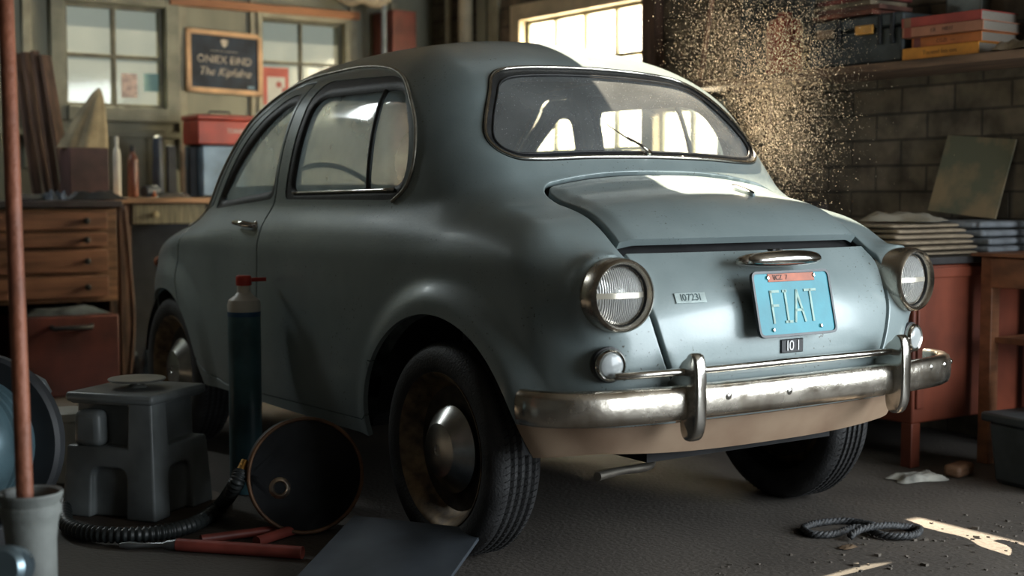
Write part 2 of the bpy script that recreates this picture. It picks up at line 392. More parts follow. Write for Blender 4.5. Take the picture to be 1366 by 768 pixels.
# ---------- the car ----------
car=thing('classic_car','small rounded grey-blue two-door classic car parked in the middle of the garage','car',(0,0,0))
SF=base_surface()
BV=(.0009,.0025,.0045)
def gsplit(g,gap,box,bev=True):
    SF.split(lambda P:g(P)+gap,box); SF.split(lambda P:g(P)-gap,box)
    if bev:
        for b in BV: SF.split(lambda P:g(P)-gap-b,box); SF.split(lambda P:g(P)+gap+b,box)
sideL=lambda V:(np.abs(V[:,0])>.38)
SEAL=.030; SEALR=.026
SF.split(bott); 
SF.split(arch_r,lambda V:(np.abs(V[:,0])>.4)&(V[:,1]<.6)&(V[:,2]<.75)); SF.split(arch_f,lambda V:(np.abs(V[:,0])>.3)&(V[:,1]>1.4)&(V[:,2]<.75))
for g,box in ((gQ,sideL),(gD,sideL)):
    for lv in (-.004,0,.010,.022): SF.split(lambda P:g(P)-lv,box)
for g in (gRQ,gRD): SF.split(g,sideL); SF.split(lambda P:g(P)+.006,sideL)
for g,box in ((gR,lambda V:(V[:,1]<.6)&(V[:,2]>.95)),(gW,lambda V:(V[:,1]>1.1)&(V[:,2]>.85))):
    for lv in (-.004,0,.008,.018,SEALR): SF.split(lambda P:g(P)-lv,box)
gDOOR=lambda P:sDOOR(yz(P))
sCR=poly_sdf(CREASE); gCR=lambda P:sCR(yz(P))
gsplit(gDOOR,.0022,sideL)
gsplit(gCR,.0015,lambda V:(np.abs(V[:,0])>.5)&(V[:,2]<.7),False)
lidbox=lambda V:(V[:,1]<.15)&(np.abs(V[:,0])<.6)
gsplit(gLID,.0068,lidbox)
lb2=lambda V:(V[:,1]<.15)&(np.abs(V[:,0])<.43)
for dz in (-.014,0,.004,.006,-.016,-.019): SF.split(lambda P:gMID(P)-dz,lb2)
gv=lambda V:(V[:,1]<-.15)
for dz in (-.001,.001): SF.split(lambda P:gVAL(P)-dz,gv)
# settle every inserted vertex on the true surface
for _ in range(2):
    f=F(SF.V); n=gradF(SF.V); SF.V=SF.V-np.clip(f,-.01,.01)[:,None]*n
NV=gradF(SF.V); V=SF.V; cen=SF.cent(); 
c=dict(b=bott(cen),ar=arch_r(cen),af=arch_f(cen),q=gQ(cen),d=gD(cen),r=gR(cen),w=gW(cen),door=gDOOR(cen),cr=gCR(cen),lid=gLID(cen),mid=gMID(cen),val=gVAL(cen),rq=gRQ(cen),rd=gRD(cen))
sd=np.abs(cen[:,0])>.38; 
solid=(c['b']>0)&~((c['ar']<0)&(np.abs(cen[:,0])>.4)&(cen[:,1]<.6))&~((c['af']<0)&(np.abs(cen[:,0])>.3)&(cen[:,1]>1.4))
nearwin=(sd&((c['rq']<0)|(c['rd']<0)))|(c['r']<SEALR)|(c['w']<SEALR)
indoor=sd&(c['door']<-.0022)&(cen[:,1]>1.0); doorgap=sd&(np.abs(c['door'])<.0022)&(cen[:,1]>1.0)
inlid=(c['lid']<-.0068)&(cen[:,1]<.12); lidgap=(np.abs(c['lid'])<.0068)&(cen[:,1]<.12)
crgap=sd&(np.abs(c['cr'])<.0015)
lowz=(cen[:,2]<.384)&(cen[:,1]<-.15)
def piece(name,mask,m,parent,thick=.012,push=None,disp=None,smooth=45,flip=False,xf=None):
    Tt=SF.T[mask]
    if len(Tt)==0: print('EMPTY',name); return None
    u,inv=np.unique(Tt,return_inverse=True); Tt=inv.reshape(-1,3); P=V[u].copy(); n=NV[u]
    if disp is not None: P=P+n*disp(V[u])[:,None]
    if xf is not None: P=xf(P)
    fs=[tuple(t) for t in Tt.tolist()]; vs=P.tolist()
    if thick:
        E=np.concatenate([Tt[:,[0,1]],Tt[:,[1,2]],Tt[:,[2,0]]]); key=np.sort(E,1); _,ix,ct=np.unique(key,axis=0,return_index=True,return_counts=True)
        be=E[ix[ct==1]]; bv=np.unique(be); mp=-np.ones(len(P),int); mp[bv]=len(P)+np.arange(len(bv))
        vs+=(P[bv]-n[bv]*thick).tolist(); fs+=[(int(b),int(a),int(mp[a]),int(mp[b])) for a,b in be]
    me=bpy.data.meshes.new(name); me.from_pydata(vs,[],fs); me.update()
    return link(name,me,m,parent,smooth)
def bevd(*gs):
    def f(P):
        d=np.full(len(P),1.)
        for g in gs: d=np.minimum(d,g(P))
        t=np.clip(d/.0045,0,1); return -.0022*(1-np.sqrt(np.clip(1-(1-t)**2,0,1)))
    return f
dd_door=lambda P:np.where((np.abs(P[:,0])>.38)&(P[:,1]>1.0),np.abs(gDOOR(P))-.0022,1.)
dd_lid=lambda P:np.where(P[:,1]<.12,np.abs(gLID(P))-.0068,1.)
body=piece('body_shell',solid&~nearwin&~indoor&~doorgap&~inlid&~lidgap&~crgap&~lowz,M_paint,car,.014,disp=bevd(dd_door,dd_lid))
val=piece('rear_valance',solid&lowz&(cen[:,2]<.383)&~crgap,M_val,car,.012); val['label']='tan rust-stained lower edge of the tail below the bumper'
# door skins, left and right, with handle and window of their own
doors=[]
for sgn in (-1,1):
    dr=piece('door',solid&indoor&~nearwin&(cen[:,0]*sgn>0)&~crgap,M_paint,car,.014,disp=bevd(dd_door)); doors.append(dr)
    a=np.array([.655*sgn*-1*-1,0,0]); 
    y0,y1,zz=1.325,1.175,.822
    xs=lambda y:sgn*(.652)
    hb=MB()
    hb.tube([(sgn*.640,y1+.01,zz-.004),(sgn*.662,y1+.012,zz-.003),(sgn*.676,y1+.03,zz),(sgn*.680,y1+.07,zz+.003),(sgn*.676,y0-.03,zz+.004),(sgn*.668,y0,zz+.004)],[.010,.010,.0105,.010,.008,.005],12)
    hb.lathe([(.014,0),(.014,.010),(.010,.014)],16,Matrix.Translation((sgn*.640,y1+.012,zz-.004))@Matrix.Rotation(sgn*PI/2,4,'Y'))
    obj('door_handle',hb,M_chrome,dr,center=False)
# seals, glass and trims
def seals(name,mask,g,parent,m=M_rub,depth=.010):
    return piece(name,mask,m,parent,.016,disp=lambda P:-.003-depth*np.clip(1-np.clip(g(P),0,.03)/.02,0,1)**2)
for k,(gg,key,lv) in enumerate((('q','quarter',0),('d','door',0))):
    g={'q':gQ,'d':gD}[gg]
    for sgn in (-1,1):
        par=car if gg=='q' else doors[0 if sgn<0 else 1]
        m0=sd&(cen[:,0]*sgn>0)
        if gg=='q': 
            w_=piece('quarter_window',m0&(c['q']<.0),M_glass,par,0,disp=lambda P:P[:,0]*0-.014)
        else: w_=piece('door_window',m0&(c['d']<.0),M_glass,par,0,disp=lambda P:P[:,0]*0-.014)
        if gg=='q': sl=seals('window_seal',m0&(c[gg]>=0)&(c['rq']<0),g,w_)  # quarter seal, its black laid over the shaded recess too
        else: sl=seals('window_seal',m0&(c[gg]>=0)&(c['rd']<0),g,par)
rwin=piece('rear_window',(c['r']<0),M_rglass,car,0,disp=lambda P:P[:,0]*0-.010)
seals('window_seal',(c['r']>=0)&(c['r']<SEALR),gR,rwin,depth=.006)
wsc=piece('windscreen',(c['w']<0),M_wglass,car,0,disp=lambda P:P[:,0]*0-.010)
seals('window_seal',(c['w']>=0)&(c['w']<SEALR),gW,wsc)
def onsurf(P,D,it=60):
    """walk points along direction D (unit) until they meet the body"""
    P=np.array(P,float); t=np.zeros(len(P))
    for _ in range(it*4):
        f=F(P+D*t[:,None]); t=t+np.clip(f*.5,-.05,.05)
    return P+D*t[:,None]
def trim(name,poly,plane,r,m,parent,lift=.001,sgn=-1,closed=True,dens=1):
    poly=np.array(poly)
    if plane=='yz': P=np.c_[np.full(len(poly),sgn*.95),poly]; D=np.array([-sgn*1.,0,0])
    elif plane=='xz': P=np.c_[poly[:,0],np.full(len(poly),-.9),poly[:,1]]; D=np.array([0,1.,0])
    elif plane=='xzf': P=np.c_[poly[:,0],np.full(len(poly),2.9),poly[:,1]]; D=np.array([0,-1.,0])
    Q=onsurf(P,D); Q=Q+gradF(Q)*lift
    mb=MB(); mb.tube([tuple(q) for q in Q],r,8,closed); o=obj(name,mb,m,parent,center=False,smooth='all'); return Q
def offset(poly,d):
    A=np.array(poly); t=np.roll(A,-1,0)-np.roll(A,1,0); n=np.c_[t[:,1],-t[:,0]]; n/=np.linalg.norm(n,axis=1,keepdims=True)+1e-9
    area=np.sum(A[:,0]*np.roll(A[:,1],-1)-np.roll(A[:,0],-1)*A[:,1]); 
    if area<0: n=-n
    return A+n*d
trim('rear_window_trim',offset(GR,.020),'xz',.0048,M_chrome,rwin,.0015)
trim('rear_window_bead',offset(GR,.002),'xz',.0024,M_rub,rwin,-.005)
DRIP=[(1.86,.80),(1.78,.865),(1.69,.93),(1.53,1.06),(1.38,1.18),(1.20,1.275),(.95,1.296),(.757,1.296),(.563,1.272),(.42,1.222),(.318,1.13),(.277,1.03),(.295,.945),(.36,.898),(.46,.885)]
dp=np.array([(p[0],p[1]) for p in capsule_path(DRIP[:-1],8)])
M_dripm=mat('worn_paint_edge',(.34,.32,.26),.35,.5,.15,30)
for sgn in (-1,1):
    P=np.c_[np.full(len(dp),sgn*.95),dp]; Q=onsurf(P,np.array([-sgn*1.,0,0])); Q=Q+gradF(Q)*.002
    mb=MB(); mb.tube([tuple(q) for q in Q],.0052,8); o=obj('drip_rail',mb,M_dripm,car,center=False,smooth='all')
    # chrome strip under the quarter glass, and the slanted vent bar
    P=np.c_[np.full(14,sgn*.95),np.c_[np.linspace(.97,.36,14),np.linspace(.922,.931,14)]]; Q=onsurf(P,np.array([-sgn*1.,0,0])); Q=Q-gradF(Q)*.002
    mb=MB(); mb.tube([tuple(q) for q in Q],.0045,8); obj('window_sill_trim',mb,M_chrome,car,center=False,smooth='all')
    P=np.c_[np.full(10,sgn*.95),np.c_[np.linspace(.525,.505,10),np.linspace(1.215,.935,10)]]; Q=onsurf(P,np.array([-sgn*1.,0,0])); Q=Q-gradF(Q)*.010
    mb=MB(); mb.tube([tuple(q) for q in Q],.008,8); obj('window_divider',mb,M_rub,car,center=False,smooth='all')
# engine lids
hy,hz=-.030,.965
def lidrot(P):
    a=math.radians(2.0); y=P[:,1]-hy; z=P[:,2]-hz
    Q=P.copy(); Q[:,1]=hy+y*math.cos(a)-z*math.sin(a); Q[:,2]=hz-y*0+(-y*math.sin(a)*1.0)+z*math.cos(a); return Q
dd_mid=lambda P:np.abs(P[:,2]-.793-.002)
def lid_disp(P):
    # a soft raised shoulder all round the upper lid
    d=-gLID(P); return bevd(dd_lid)(P)+.010*sst(d,0,.05)
lid_up=piece('engine_lid',solid&inlid&(cen[:,2]>.793),M_paint,car,.022,disp=lid_disp,xf=lidrot)
lid_lo=piece('engine_cover',solid&inlid&(cen[:,2]<.779)&(cen[:,2]>.385),M_paint,car,.020,disp=bevd(dd_lid))
piece('lid_gap_shade',(c['lid']<.03)&(cen[:,1]<.12)&(cen[:,2]>.33),M_dark,car,0,disp=lambda P:P[:,0]*0-.034)  # black sheet added behind the lids, standing in for shade in their gaps
# faint vertical seam strip right side
# pressed vent on the lid
vq=[]
vm=MB()
def surfpt(x,y,up=.0):
    P=np.array([[x,y,1.3]]); Q=onsurf(P,np.array([0,0,-1.])); n=gradF(Q); return (lidrot(Q+n*(.010+up)))[0]
va,vb=surfpt(.178,-.118),surfpt(.158,-.222)
for r_,m_,nm in ((.0095,M_paint,'lid_vent'),(.0042,M_dark,'vent_slot')):
    mb=MB(); pts=[tuple(va+(vb-va)*t+np.array([0,0,.0040 if nm=='lid_vent' else .0105])) for t in np.linspace(0,1,7)]
    mb.tube(pts,[r_*.5,r_*.95,r_,r_,r_,r_*.95,r_*.5],10); oo=obj(nm,mb,m_,lid_up if nm=='lid_vent' else ov,center=False,smooth='all')
    if nm=='lid_vent': ov=oo
# wheels
def wheel(loc,sgn,name='wheel'):
    w=bpy.data.objects.new(name,None); C.objects.link(w); w.parent=car; w.location=loc
    R=Matrix.Rotation(sgn*PI/2,4,'Y')  # local z -> outward
    if sgn<0: R=Matrix.Rotation(-PI/2,4,'Y')
    ro=.272; hw=.072; t=MB()
    prof=[(.190,-.060),(.205,-.069),(.235,-.0745),(.252,-.070),(.264,-.060),(.2685,-.050)]
    for k in range(5):   # circumferential grooves
        z0=-.045+.0205*k
        prof+=[(.2715,z0-.0005),(.2722,z0+.003)] if k==0 else [(.2655,z0-.0085),(.2655,z0-.006),(.2725,z0-.005),(.2728,z0+.003)]
    prof+=[(.2685,.050),(.264,.060),(.252,.070),(.235,.0745),(.214,.0735),(.205,.069),(.190,.060),(.187,.050),(.187,-.05)]
    t.lathe(prof,128,R,closed=True); obj('tyre',t,M_tyre,w,center=False,smooth=30)
    # zig-zag sipes across the tread
    sp=MB()
    for i in range(96):
        a=2*PI*i/96
        for z0 in (-.044,-.0225,-.002,.0185,.039):
            MM=R@Matrix.Rotation(a,4,'Z')@Matrix.Translation((.2722,0,z0))@Matrix.Rotation(.5,4,'X')
            sp.box((0,0,0),(.0016,.0022,.014),M=MM)
    obj('tread_sipes',sp,M_dark,w,center=False,smooth=None)
    rm=MB(); rm.lathe([(.150,.010),(.168,.022),(.176,.046),(.186,.058),(.193,.066),(.198,.068),(.199,.062),(.190,.050),(.180,.02),(.172,.0),(.15,-.02)],96,R,closed=True)
    obj('rim',rm,M_rimr,w,center=False,smooth=50)
    dk=MB(); dk.lathe([(0.001,.028),(.085,.028),(.10,.014),(.13,.012),(.158,.018),(.158,-.01),(.001,-.01)],64,R,closed=False)
    obj('wheel_disc',dk,mat('dark_wheel_disc',(.05,.04,.03),.5,.5,.3,20),w,center=False,smooth=40)
    hc=MB(); hc.lathe([(.112,.024),(.113,.030),(.108,.034),(.072,.062),(.068,.066),(.064,.0665),(.040,.070),(.014,.071),(.012,.0675),(.001,.0675)],96,R)
    obj('hubcap',hc,M_cap,w,center=False,smooth=28)
    return w
WY,WZ=.06,.272
for x,y,sg in ((-.590,WY,-1),(.590,WY,1),(-.575,1.97,-1),(.575,1.97,1)): wheel((x,y,WZ),sg)
# wheel wells and floor of the car
for y,z,rr in ((.070,.255,.360),(1.975,.27,.303)):
    for sg in (-1,1):
        wm=MB(); nseg=28
        a0=math.asin((.312-z)/rr)
        angs=np.linspace(a0,PI-a0,nseg)
        xs=(sg*.655,sg*.34) if rr>.33 else (sg*.64,sg*.30)
        xs=[sg*.635,sg*.34]
        vs=[(xx,y+rr*math.cos(a),z+rr*math.sin(a)) for xx in xs for a in angs]
        fs=[(i,i+1,nseg+i+1,nseg+i) for i in range(nseg-1)]+[tuple(range(nseg,2*nseg))]
        wm.add(vs,fs); obj('wheel_well',wm,M_dark,car,center=False)
fl=MB(); fl.box((0,1.02,.285),(.64,2.75,.03)); fl.box((0,1.02,.2855),(1.24,1.10,.029))
obj('floor_pan',fl,M_dark,car,center=False)
M_ax=mat('rusty_axle',(.10,.06,.04),.8,.2,.3)
for y_,z_ in ((WY,WZ),(1.97,.24)): ax=MB(); ax.tube([(-.5,y_,z_),(.5,y_,z_)],.022,12); obj('axle',ax,M_ax,car,center=False)
ax=MB(); ax.box((-.02,-.12,.285),(.24,.30,.07)); 
obj('engine_sump',ax,M_ax,car,center=False,bevel=.01)
ex=MB(); ex.tube(capsule_path([(-.10,-.10,.235),(-.22,-.25,.235),(-.36,-.30,.245),(-.46,-.34,.250)],5),.011,12); obj('exhaust_pipe',ex,mat('dull_steel_pipe',(.22,.20,.17),.45,.9,.2),car,center=False)
# lamps
def lamp(loc,axis,R1,depth,kind):
    z=Vector(axis).normalized(); q=z.to_track_quat('Z','Y').to_matrix().to_4x4(); M=Matrix.Translation(loc)@q
    if kind=='headlamp':
        b=MB(); b.lathe([(R1*1.0,-.07),(R1*1.02,depth*.35),(R1*1.0,depth*.8),(R1*.965,depth*.98),(R1*.91,depth*1.04),(R1*.88,depth*.98),(R1*.83,depth*.72),(R1*.81,depth*.55),(R1*.72,depth*.45),(R1*.72,-.07)],64,M,closed=True)
        o=obj('headlamp',b,M_bezel,car,center=False,smooth=50); o['label']='round headlamp-style lamp with a brushed metal ring'
        g=MB(); g.lathe([(R1*.82,depth*.50),(R1*.80,depth*.62),(R1*.82,depth*.72),(R1*.85,depth*.62)],64,M,closed=True); obj('gasket',g,M_rub,o,center=False)
        rf=MB(); rf.lathe([(.001,-.045),(R1*.3,-.040),(R1*.6,-.022),(R1*.80,depth*.5)],48,M); obj('reflector',rf,M_refl,o,center=False,smooth='all')
        l=MB(); l.lathe([(.001,depth*.92),(R1*.3,depth*.88),(R1*.55,depth*.77),(R1*.72,depth*.62),(R1*.79,depth*.5)],48,M); obj('lens',l,M_lens,o,center=False,smooth='all')
        s=MB(); s.tube([(-R1*.74,0,depth*.60),(-R1*.4,0,depth*.86),(0,0,depth*.94),(R1*.4,0,depth*.86),(R1*.74,0,depth*.60)],1,sec=[(-.0075,-.002),(.0075,-.002),(.006,.0015),(-.006,.0015)],M=M); obj('lens_streak',s,M_streak,o,center=False)
        b2=MB(); b2.lathe([(.001,.012),(.012,.008),(.016,-.004),(.012,-.03)],20,M); obj('bulb_shield',b2,M_chrome,o,center=False,smooth='all')
    else:
        b=MB(); b.lathe([(R1*1.0,-.03),(R1*1.05,depth*.5),(R1*1.0,depth*.9),(R1*.92,depth),(R1*.84,depth*.9),(R1*.84,-.03)],48,M,closed=True); o=obj('marker_lamp',b,M_chrome,car,center=False,smooth=50)
        l=MB(); l.lathe([(.001,depth*1.12),(R1*.4,depth*1.08),(R1*.7,depth*.98),(R1*.86,depth*.8)],40,M); obj('lens',l,M_mlens,o,center=False,smooth='all')
        g=MB(); g.lathe([(R1*1.0,-.02),(R1*1.17,.0),(R1*1.15,.006),(R1*1.0,.008)],40,M,closed=True); obj('gasket',g,M_rub,o,center=False)
def lensmat(name,col,line):
    m=mat(name,col,.12,0,.05,20,spec=.7); N,L=nodes(m); b=N['Principled BSDF']; b.inputs['Transmission Weight'].default_value=.62 if line else .3; b.inputs['IOR'].default_value=1.3
    if line:
        tc=N.new('ShaderNodeTexCoord'); w=N.new('ShaderNodeTexWave'); w.wave_type='BANDS'; w.bands_direction='X'; w.inputs['Scale'].default_value=62; w.inputs['Distortion'].default_value=1.2; w.inputs['Detail'].default_value=0
        L.new(tc.outputs['Object'],w.inputs['Vector']); bp=N.new('ShaderNodeBump'); bp.inputs['Strength'].default_value=.8; bp.inputs['Distance'].default_value=.003; L.new(w.outputs['Fac'],bp.inputs['Height']); L.new(bp.outputs[0],b.inputs['Normal'])
        rc=N.new('ShaderNodeMix'); rc.data_type='RGBA'; rc.inputs['A'].default_value=(.34,.36,.35,1); rc.inputs['B'].default_value=(.88,.88,.84,1); L.new(w.outputs['Fac'],rc.inputs['Factor']); L.new(rc.outputs['Result'],b.inputs['Base Color'])
    return m
M_lens=lensmat('ribbed_lamp_glass',(.62,.64,.62),True); M_mlens=mat('frosted_marker_glass',(.42,.45,.45),.28,0,.08,20,coat=.5)
M_streak=mat('painted_lens_streak',(.62,.58,.48),.25,.5,.05)  # pale strip painting a reflected streak across the headlamp lens
M_refl=mat('silver_reflector',(.75,.75,.72),.22,1.,.05)
M_bezel=mat('brushed_steel_bezel',(.55,.50,.43),.26,1.,.12,12,rvar=.08)
for sg in (-1,1):
    hx_=.497*sg
    lamp((hx_,-.440,.690),(.10*sg,-1,.02),.084,.050,'headlamp')
    lamp((.519*sg,-.452,.533),(.22*sg,-1,-.02),.036,.022,'marker')
# bumper, guards and rail
half=capsule_path([(0,-.542),(.18,-.540),(.36,-.532),(.50,-.518),(.60,-.494),(.665,-.452),(.695,-.405),(.70,-.365)],5)
bp_=[(-p[0],p[1]) for p in half[::-1][:-1]]+[(p[0],p[1]) for p in half]
sec=[(-.012,-.040),(.004,-.040),(.0145,-.033),(.019,-.020),(.020,0),(.019,.020),(.0145,.033),(.004,.040),(-.012,.040),(-.018,.036),(-.018,-.036)]
bm=MB(); bm.tube([(x,y,.443-.010*(x/.7)**2*0) for x,y in bp_],1,sec=[(a,b) for a,b in sec])
bumper=obj('bumper',bm,M_worn,car,center=False,smooth=40,bevel=.004)
for x in (-.62,-.52,-.44,-.22,-.10,.05,.25,.45,.56,.60,.66):
    pass
bolts=[]
def bumper_y(x): return float(np.interp(abs(x),[p[0] for p in half],[p[1] for p in half]))
for x,z in ((-.245,.452),(-.05,.448)):
    b=MB(); b.lathe([(.001,.004),(.006,.0035),(.009,.001),(.011,.0005),(.011,-.004)],16,Matrix.Translation((x,bumper_y(x)-.019,z))@Matrix.Rotation(PI/2,4,'X')); obj('bumper_bolt',b,M_chrome,bumper,center=False)
for t in (.44,.52,.60):
    pass
# three bolts on the wrapped right end
for x in (.50,.575,.64):
    y=bumper_y(x); i=Vector((.8 if x>.6 else .35,-1,0)).normalized()
    b=MB(); b.lathe([(.001,.004),(.005,.003),(.008,.0),(.008,-.004)],12,Matrix.Translation((x,y,.462))@Matrix.Translation(i*.0195)@i.to_track_quat('Z','Y').to_matrix().to_4x4()); obj('bumper_bolt',b,M_chrome,bumper,center=False)
for sg in (-1,1):
    g=MB(); gp=[(-.578,.548),(-.590,.560),(-.604,.556),(-.612,.538),(-.616,.50),(-.616,.42),(-.612,.385),(-.600,.362),(-.584,.356),(-.568,.362),(-.560,.380),(-.556,.41),(-.530,.430),(-.490,.440),(-.485,.470),(-.515,.487),(-.545,.515),(-.563,.538)]
    gp=closed_curve(gp,3)
    # thick body with softly rounded nose: sweep of inset outlines across the width
    cc=gp.mean(0); lay=[(-.0165,.86),(-.0155,.94),(-.011,.985),(0,1.0),(.011,.985),(.0155,.94),(.0165,.86)]
    vs=[];fs=[];k=len(gp)
    for xo,s_ in lay:
        for p in gp: 
            q=cc+(p-cc)*np.array([1-(1-s_)*1.0,1-(1-s_)*.35]); vs.append((sg*.352+xo,q[0]+.032,q[1]))
    for i in range(len(lay)-1):
        for j in range(k): fs.append((i*k+j,i*k+(j+1)%k,(i+1)*k+(j+1)%k,(i+1)*k+j))
    fs.append(tuple(range(k))[::-1]); fs.append(tuple((len(lay)-1)*k+j for j in range(k)))
    g.add(vs,fs); obj('bumper_guard',g,M_chrome,car,center=False,smooth=60)
rp=[(-.525,-.484,.510),(-.48,-.508,.512),(-.42,-.524,.514),(-.352,-.538,.515),(-.2,-.552,.517),(0,-.556,.518),(.2,-.552,.517),(.350,-.538,.515)]
rl=MB(); rl.tube(capsule_path(rp,4),.0088,14); obj('bumper_rail',rl,M_chrome,car,center=False,smooth='all')
# number plate, tilted with the tail
pl=bpy.data.objects.new('number_plate',None); C.objects.link(pl); pl.parent=car; pl.location=(-.004,-.528,.655); pl.rotation_euler=(math.radians(90-13),0,math.radians(0))
W2,H2=.133,.080
def rrect(w,h,r,k=6): return [tuple(p) for p in rounded([(-w,-h),(w,-h),(w,h),(-w,h)],r,k)]
b=MB(); o1=rrect(W2,H2,.018); i1=rrect(W2-.006,H2-.006,.013); n=len(o1)
vs=[(x,y,-.004) for x,y in o1]+[(x,y,.005) for x,y in o1]+[(x,y,.005) for x,y in i1]+[(x,y,-.002) for x,y in i1]
fs=[(i,(i+1)%n,n+(i+1)%n,n+i) for i in range(n)]+[(n+i,n+(i+1)%n,2*n+(i+1)%n,2*n+i) for i in range(n)]+[(2*n+i,2*n+(i+1)%n,3*n+(i+1)%n,3*n+i) for i in range(n)]+[tuple(range(n))[::-1]]
b.add(vs,fs); obj('plate_frame',b,mat('dark_plate_frame',(.035,.037,.04),.4,.4,.2),pl,center=False)
b=MB(); b.prism(rrect(W2-.0055,H2-.0055,.013),.003); b.v=[(x,y,z-.001) for x,y,z in b.v]
obj('plate_face',b,mat('turquoise_plate_paint',(.015,.25,.32),.5,0,.10,9,bump=.05,bscale=50),pl,center=False,bevel=.0006)
b=MB(); b.box((-.000,.0635,.0022),(.158,.020,.0025)); stk=obj('registration_sticker',b,mat('orange_sticker',(.42,.085,.02),.5,0,.15,20),pl,center=False,bevel=.0005)
M_ink=mat('black_ink',(.03,.02,.015),.6); M_cream=mat('faded_cream_letters',(.26,.42,.37),.5,0,.1,30)
textmesh('sticker_text','\\ICZ  7',.017,M_ink,stk,T((-.038,.0635,.0038)))
b=MB()
def stroke(x0,y0,x1,y1,w=.0062):
    a=math.atan2(y1-y0,x1-x0); l=math.hypot(x1-x0,y1-y0)+w*.8; b.box(((x0+x1)/2,(y0+y1)/2,.003),(l,w,.0024),rot=(0,0,a))
yt_,yb_=.030,-.045
for s_ in ((-.078,yt_,-.078,yb_),(-.078,yt_,-.052,yt_),(-.078,-.004,-.058,-.004),(-.030,yt_,-.030,yb_),(-.038,yb_,-.018,yb_),(-.036,yt_,-.026,yt_),(-.006,yb_,.010,yt_),(.010,yt_,.028,yb_),(.0,-.018,.022,-.018),(.056,yt_,.056,yb_),(.038,yt_,.075,yt_)): stroke(*s_)
obj('plate_letters',b,M_cream,pl,center=False)
for x,y in ((-.085,-.062),(.078,-.060),(-.080,.064),(.078,.066)):
    b=MB(); b.lathe([(.001,.005),(.0035,.0045),(.0055,.0015),(.0055,0)],12,T((x,y,.002))); obj('screw',b,M_chrome,pl,center=False)
# plate lamp: chrome boat-shaped cover
b=MB()
def boat(u,v):
    a=2*PI*u; t=PI*v; x=-math.cos(t)*.112; r=math.sin(t)**.55
    return (x*1.08, math.sin(a)*.030*r-(.014*r if math.sin(a)<0 else 0), math.cos(a)*(.024 if math.cos(a)>0 else .016)*r)
b.grid(boat,28,24,T((-.010,-.492,.757),(math.radians(-8),0,0)),cu=True); obj('plate_lamp',b,M_chrome,car,center=False,smooth='all')
b=MB(); b.grid(lambda u,v:tuple(np.array(boat(u,v))*np.array([1.05,.8,.9])),28,24,T((-.018,-.478,.757),(math.radians(-8),0,0)),cu=True); obj('plate_lamp_gasket',b,M_bezel,car,center=False,smooth='all')
b=MB(); b.lathe([(.011,-.03),(.012,0),(.009,.006),(.001,.008)],16,T((-.012,-.478,.777))); b.box((-.012,-.47,.782),(.035,.02,.006)); obj('lid_lock',b,M_rub,car,center=False,bevel=.002)
# number badges
def on_rear(x,z): 
    Q=onsurf(np.array([[x,-.9,z]]),np.array([0,1.,0])); return Q[0],gradF(Q)[0]
q,n_=on_rear(-.290,.676); zz=Vector(n_); M0=Matrix.Translation(Vector(q)+zz*.0012)@Matrix(((1,0,0,0),(0,-zz.z*0,-1,0),(0,1,0,0),(0,0,0,1)))
def face(q,n,lift):
    z=Vector(n).normalized(); x=Vector((0,0,1)).cross(z).normalized(); y=z.cross(x); m=Matrix((x,y,z)).transposed().to_4x4(); return Matrix.Translation(Vector(q)+z*lift)@m
M0=face(q,n_,.001)
b=MB(); b.box((0,0,.0005),(.088,.026,.002),M=M0); bad=obj('number_badge',b,mat('pale_badge_enamel',(.46,.55,.54),.35,.4,.1,40),car,center=False,bevel=.0008)
textmesh('badge_digits','I0723I',.025,mat('dark_teal_enamel',(.05,.085,.09),.4),bad,M0@T((0,0,.0018)),sx=.95)
q,n_=on_rear(.012,.548); M0=face(q,n_,.001)
b=MB(); b.box((0,0,.001),(.076,.034,.005),M=M0); bad=obj('number_badge',b,mat('black_badge',(.02,.022,.025),.35),car,center=False,bevel=.002)
textmesh('badge_digits','I0 I',.036,mat('bright_badge_metal',(.8,.8,.78),.35,.3),bad,M0@T((0,0,.0046)),ext=.0012)
# rear wiper
wp=onsurf(np.array([[-.012,-.9,1.026]]),np.array([0,1.,0]))[0]; wq=onsurf(np.array([[-.105,-.9,1.108]]),np.array([0,1.,0]))[0]; wm=onsurf(np.array([[-.06,-.9,1.068]]),np.array([0,1.,0]))[0]
n0=gradF(wp[None])[0]
b=MB(); zz=Vector(n0); MM=Matrix.Translation(Vector(wp)-zz*.006)@zz.to_track_quat('Z','Y').to_matrix().to_4x4()
b.lathe([(.010,-.01),(.0105,.012),(.008,.020),(.001,.022)],20,MM); wo=obj('wiper',b,M_chrome,car,center=False)
b=MB(); b.tube([tuple(wp+n0*.012),tuple(wp*.6+wm*.4+n0*.014),tuple(wm+n0*.008)],[.0042,.0036,.0024],8); obj('wiper_arm',b,M_chrome,wo,center=False,smooth='all')
b=MB(); b.tube([tuple(wm*1.25-wp*.25+n0*.006+ (wp-wm)*.5),tuple(wm+n0*.005),tuple(wq+n0*.003)],[.0018,.0022,.0012],6); obj('wiper_blade',b,M_rub,wo,center=False,smooth='all')
b=MB(); b.box(tuple(onsurf(np.array([[.115,-.9,1.021]]),np.array([0,1.,0]))[0]),(.010,.012,.008)); obj('trim_clip',b,M_chrome,car,center=False,bevel=.002)
# front side lamp that peeps past the wing
P=onsurf(np.array([[-.60,2.9,.66]]),np.array([0,-1.,0]))[0]
b=MB(); b.lathe([(.02,-.02),(.021,.006),(.014,.018),(.001,.022)],20,Matrix.Translation(P)@Matrix.Rotation(-PI/2,4,'X')); obj('turn_signal',b,mat('amber_lens',(.30,.09,.04),.3),car,center=False)
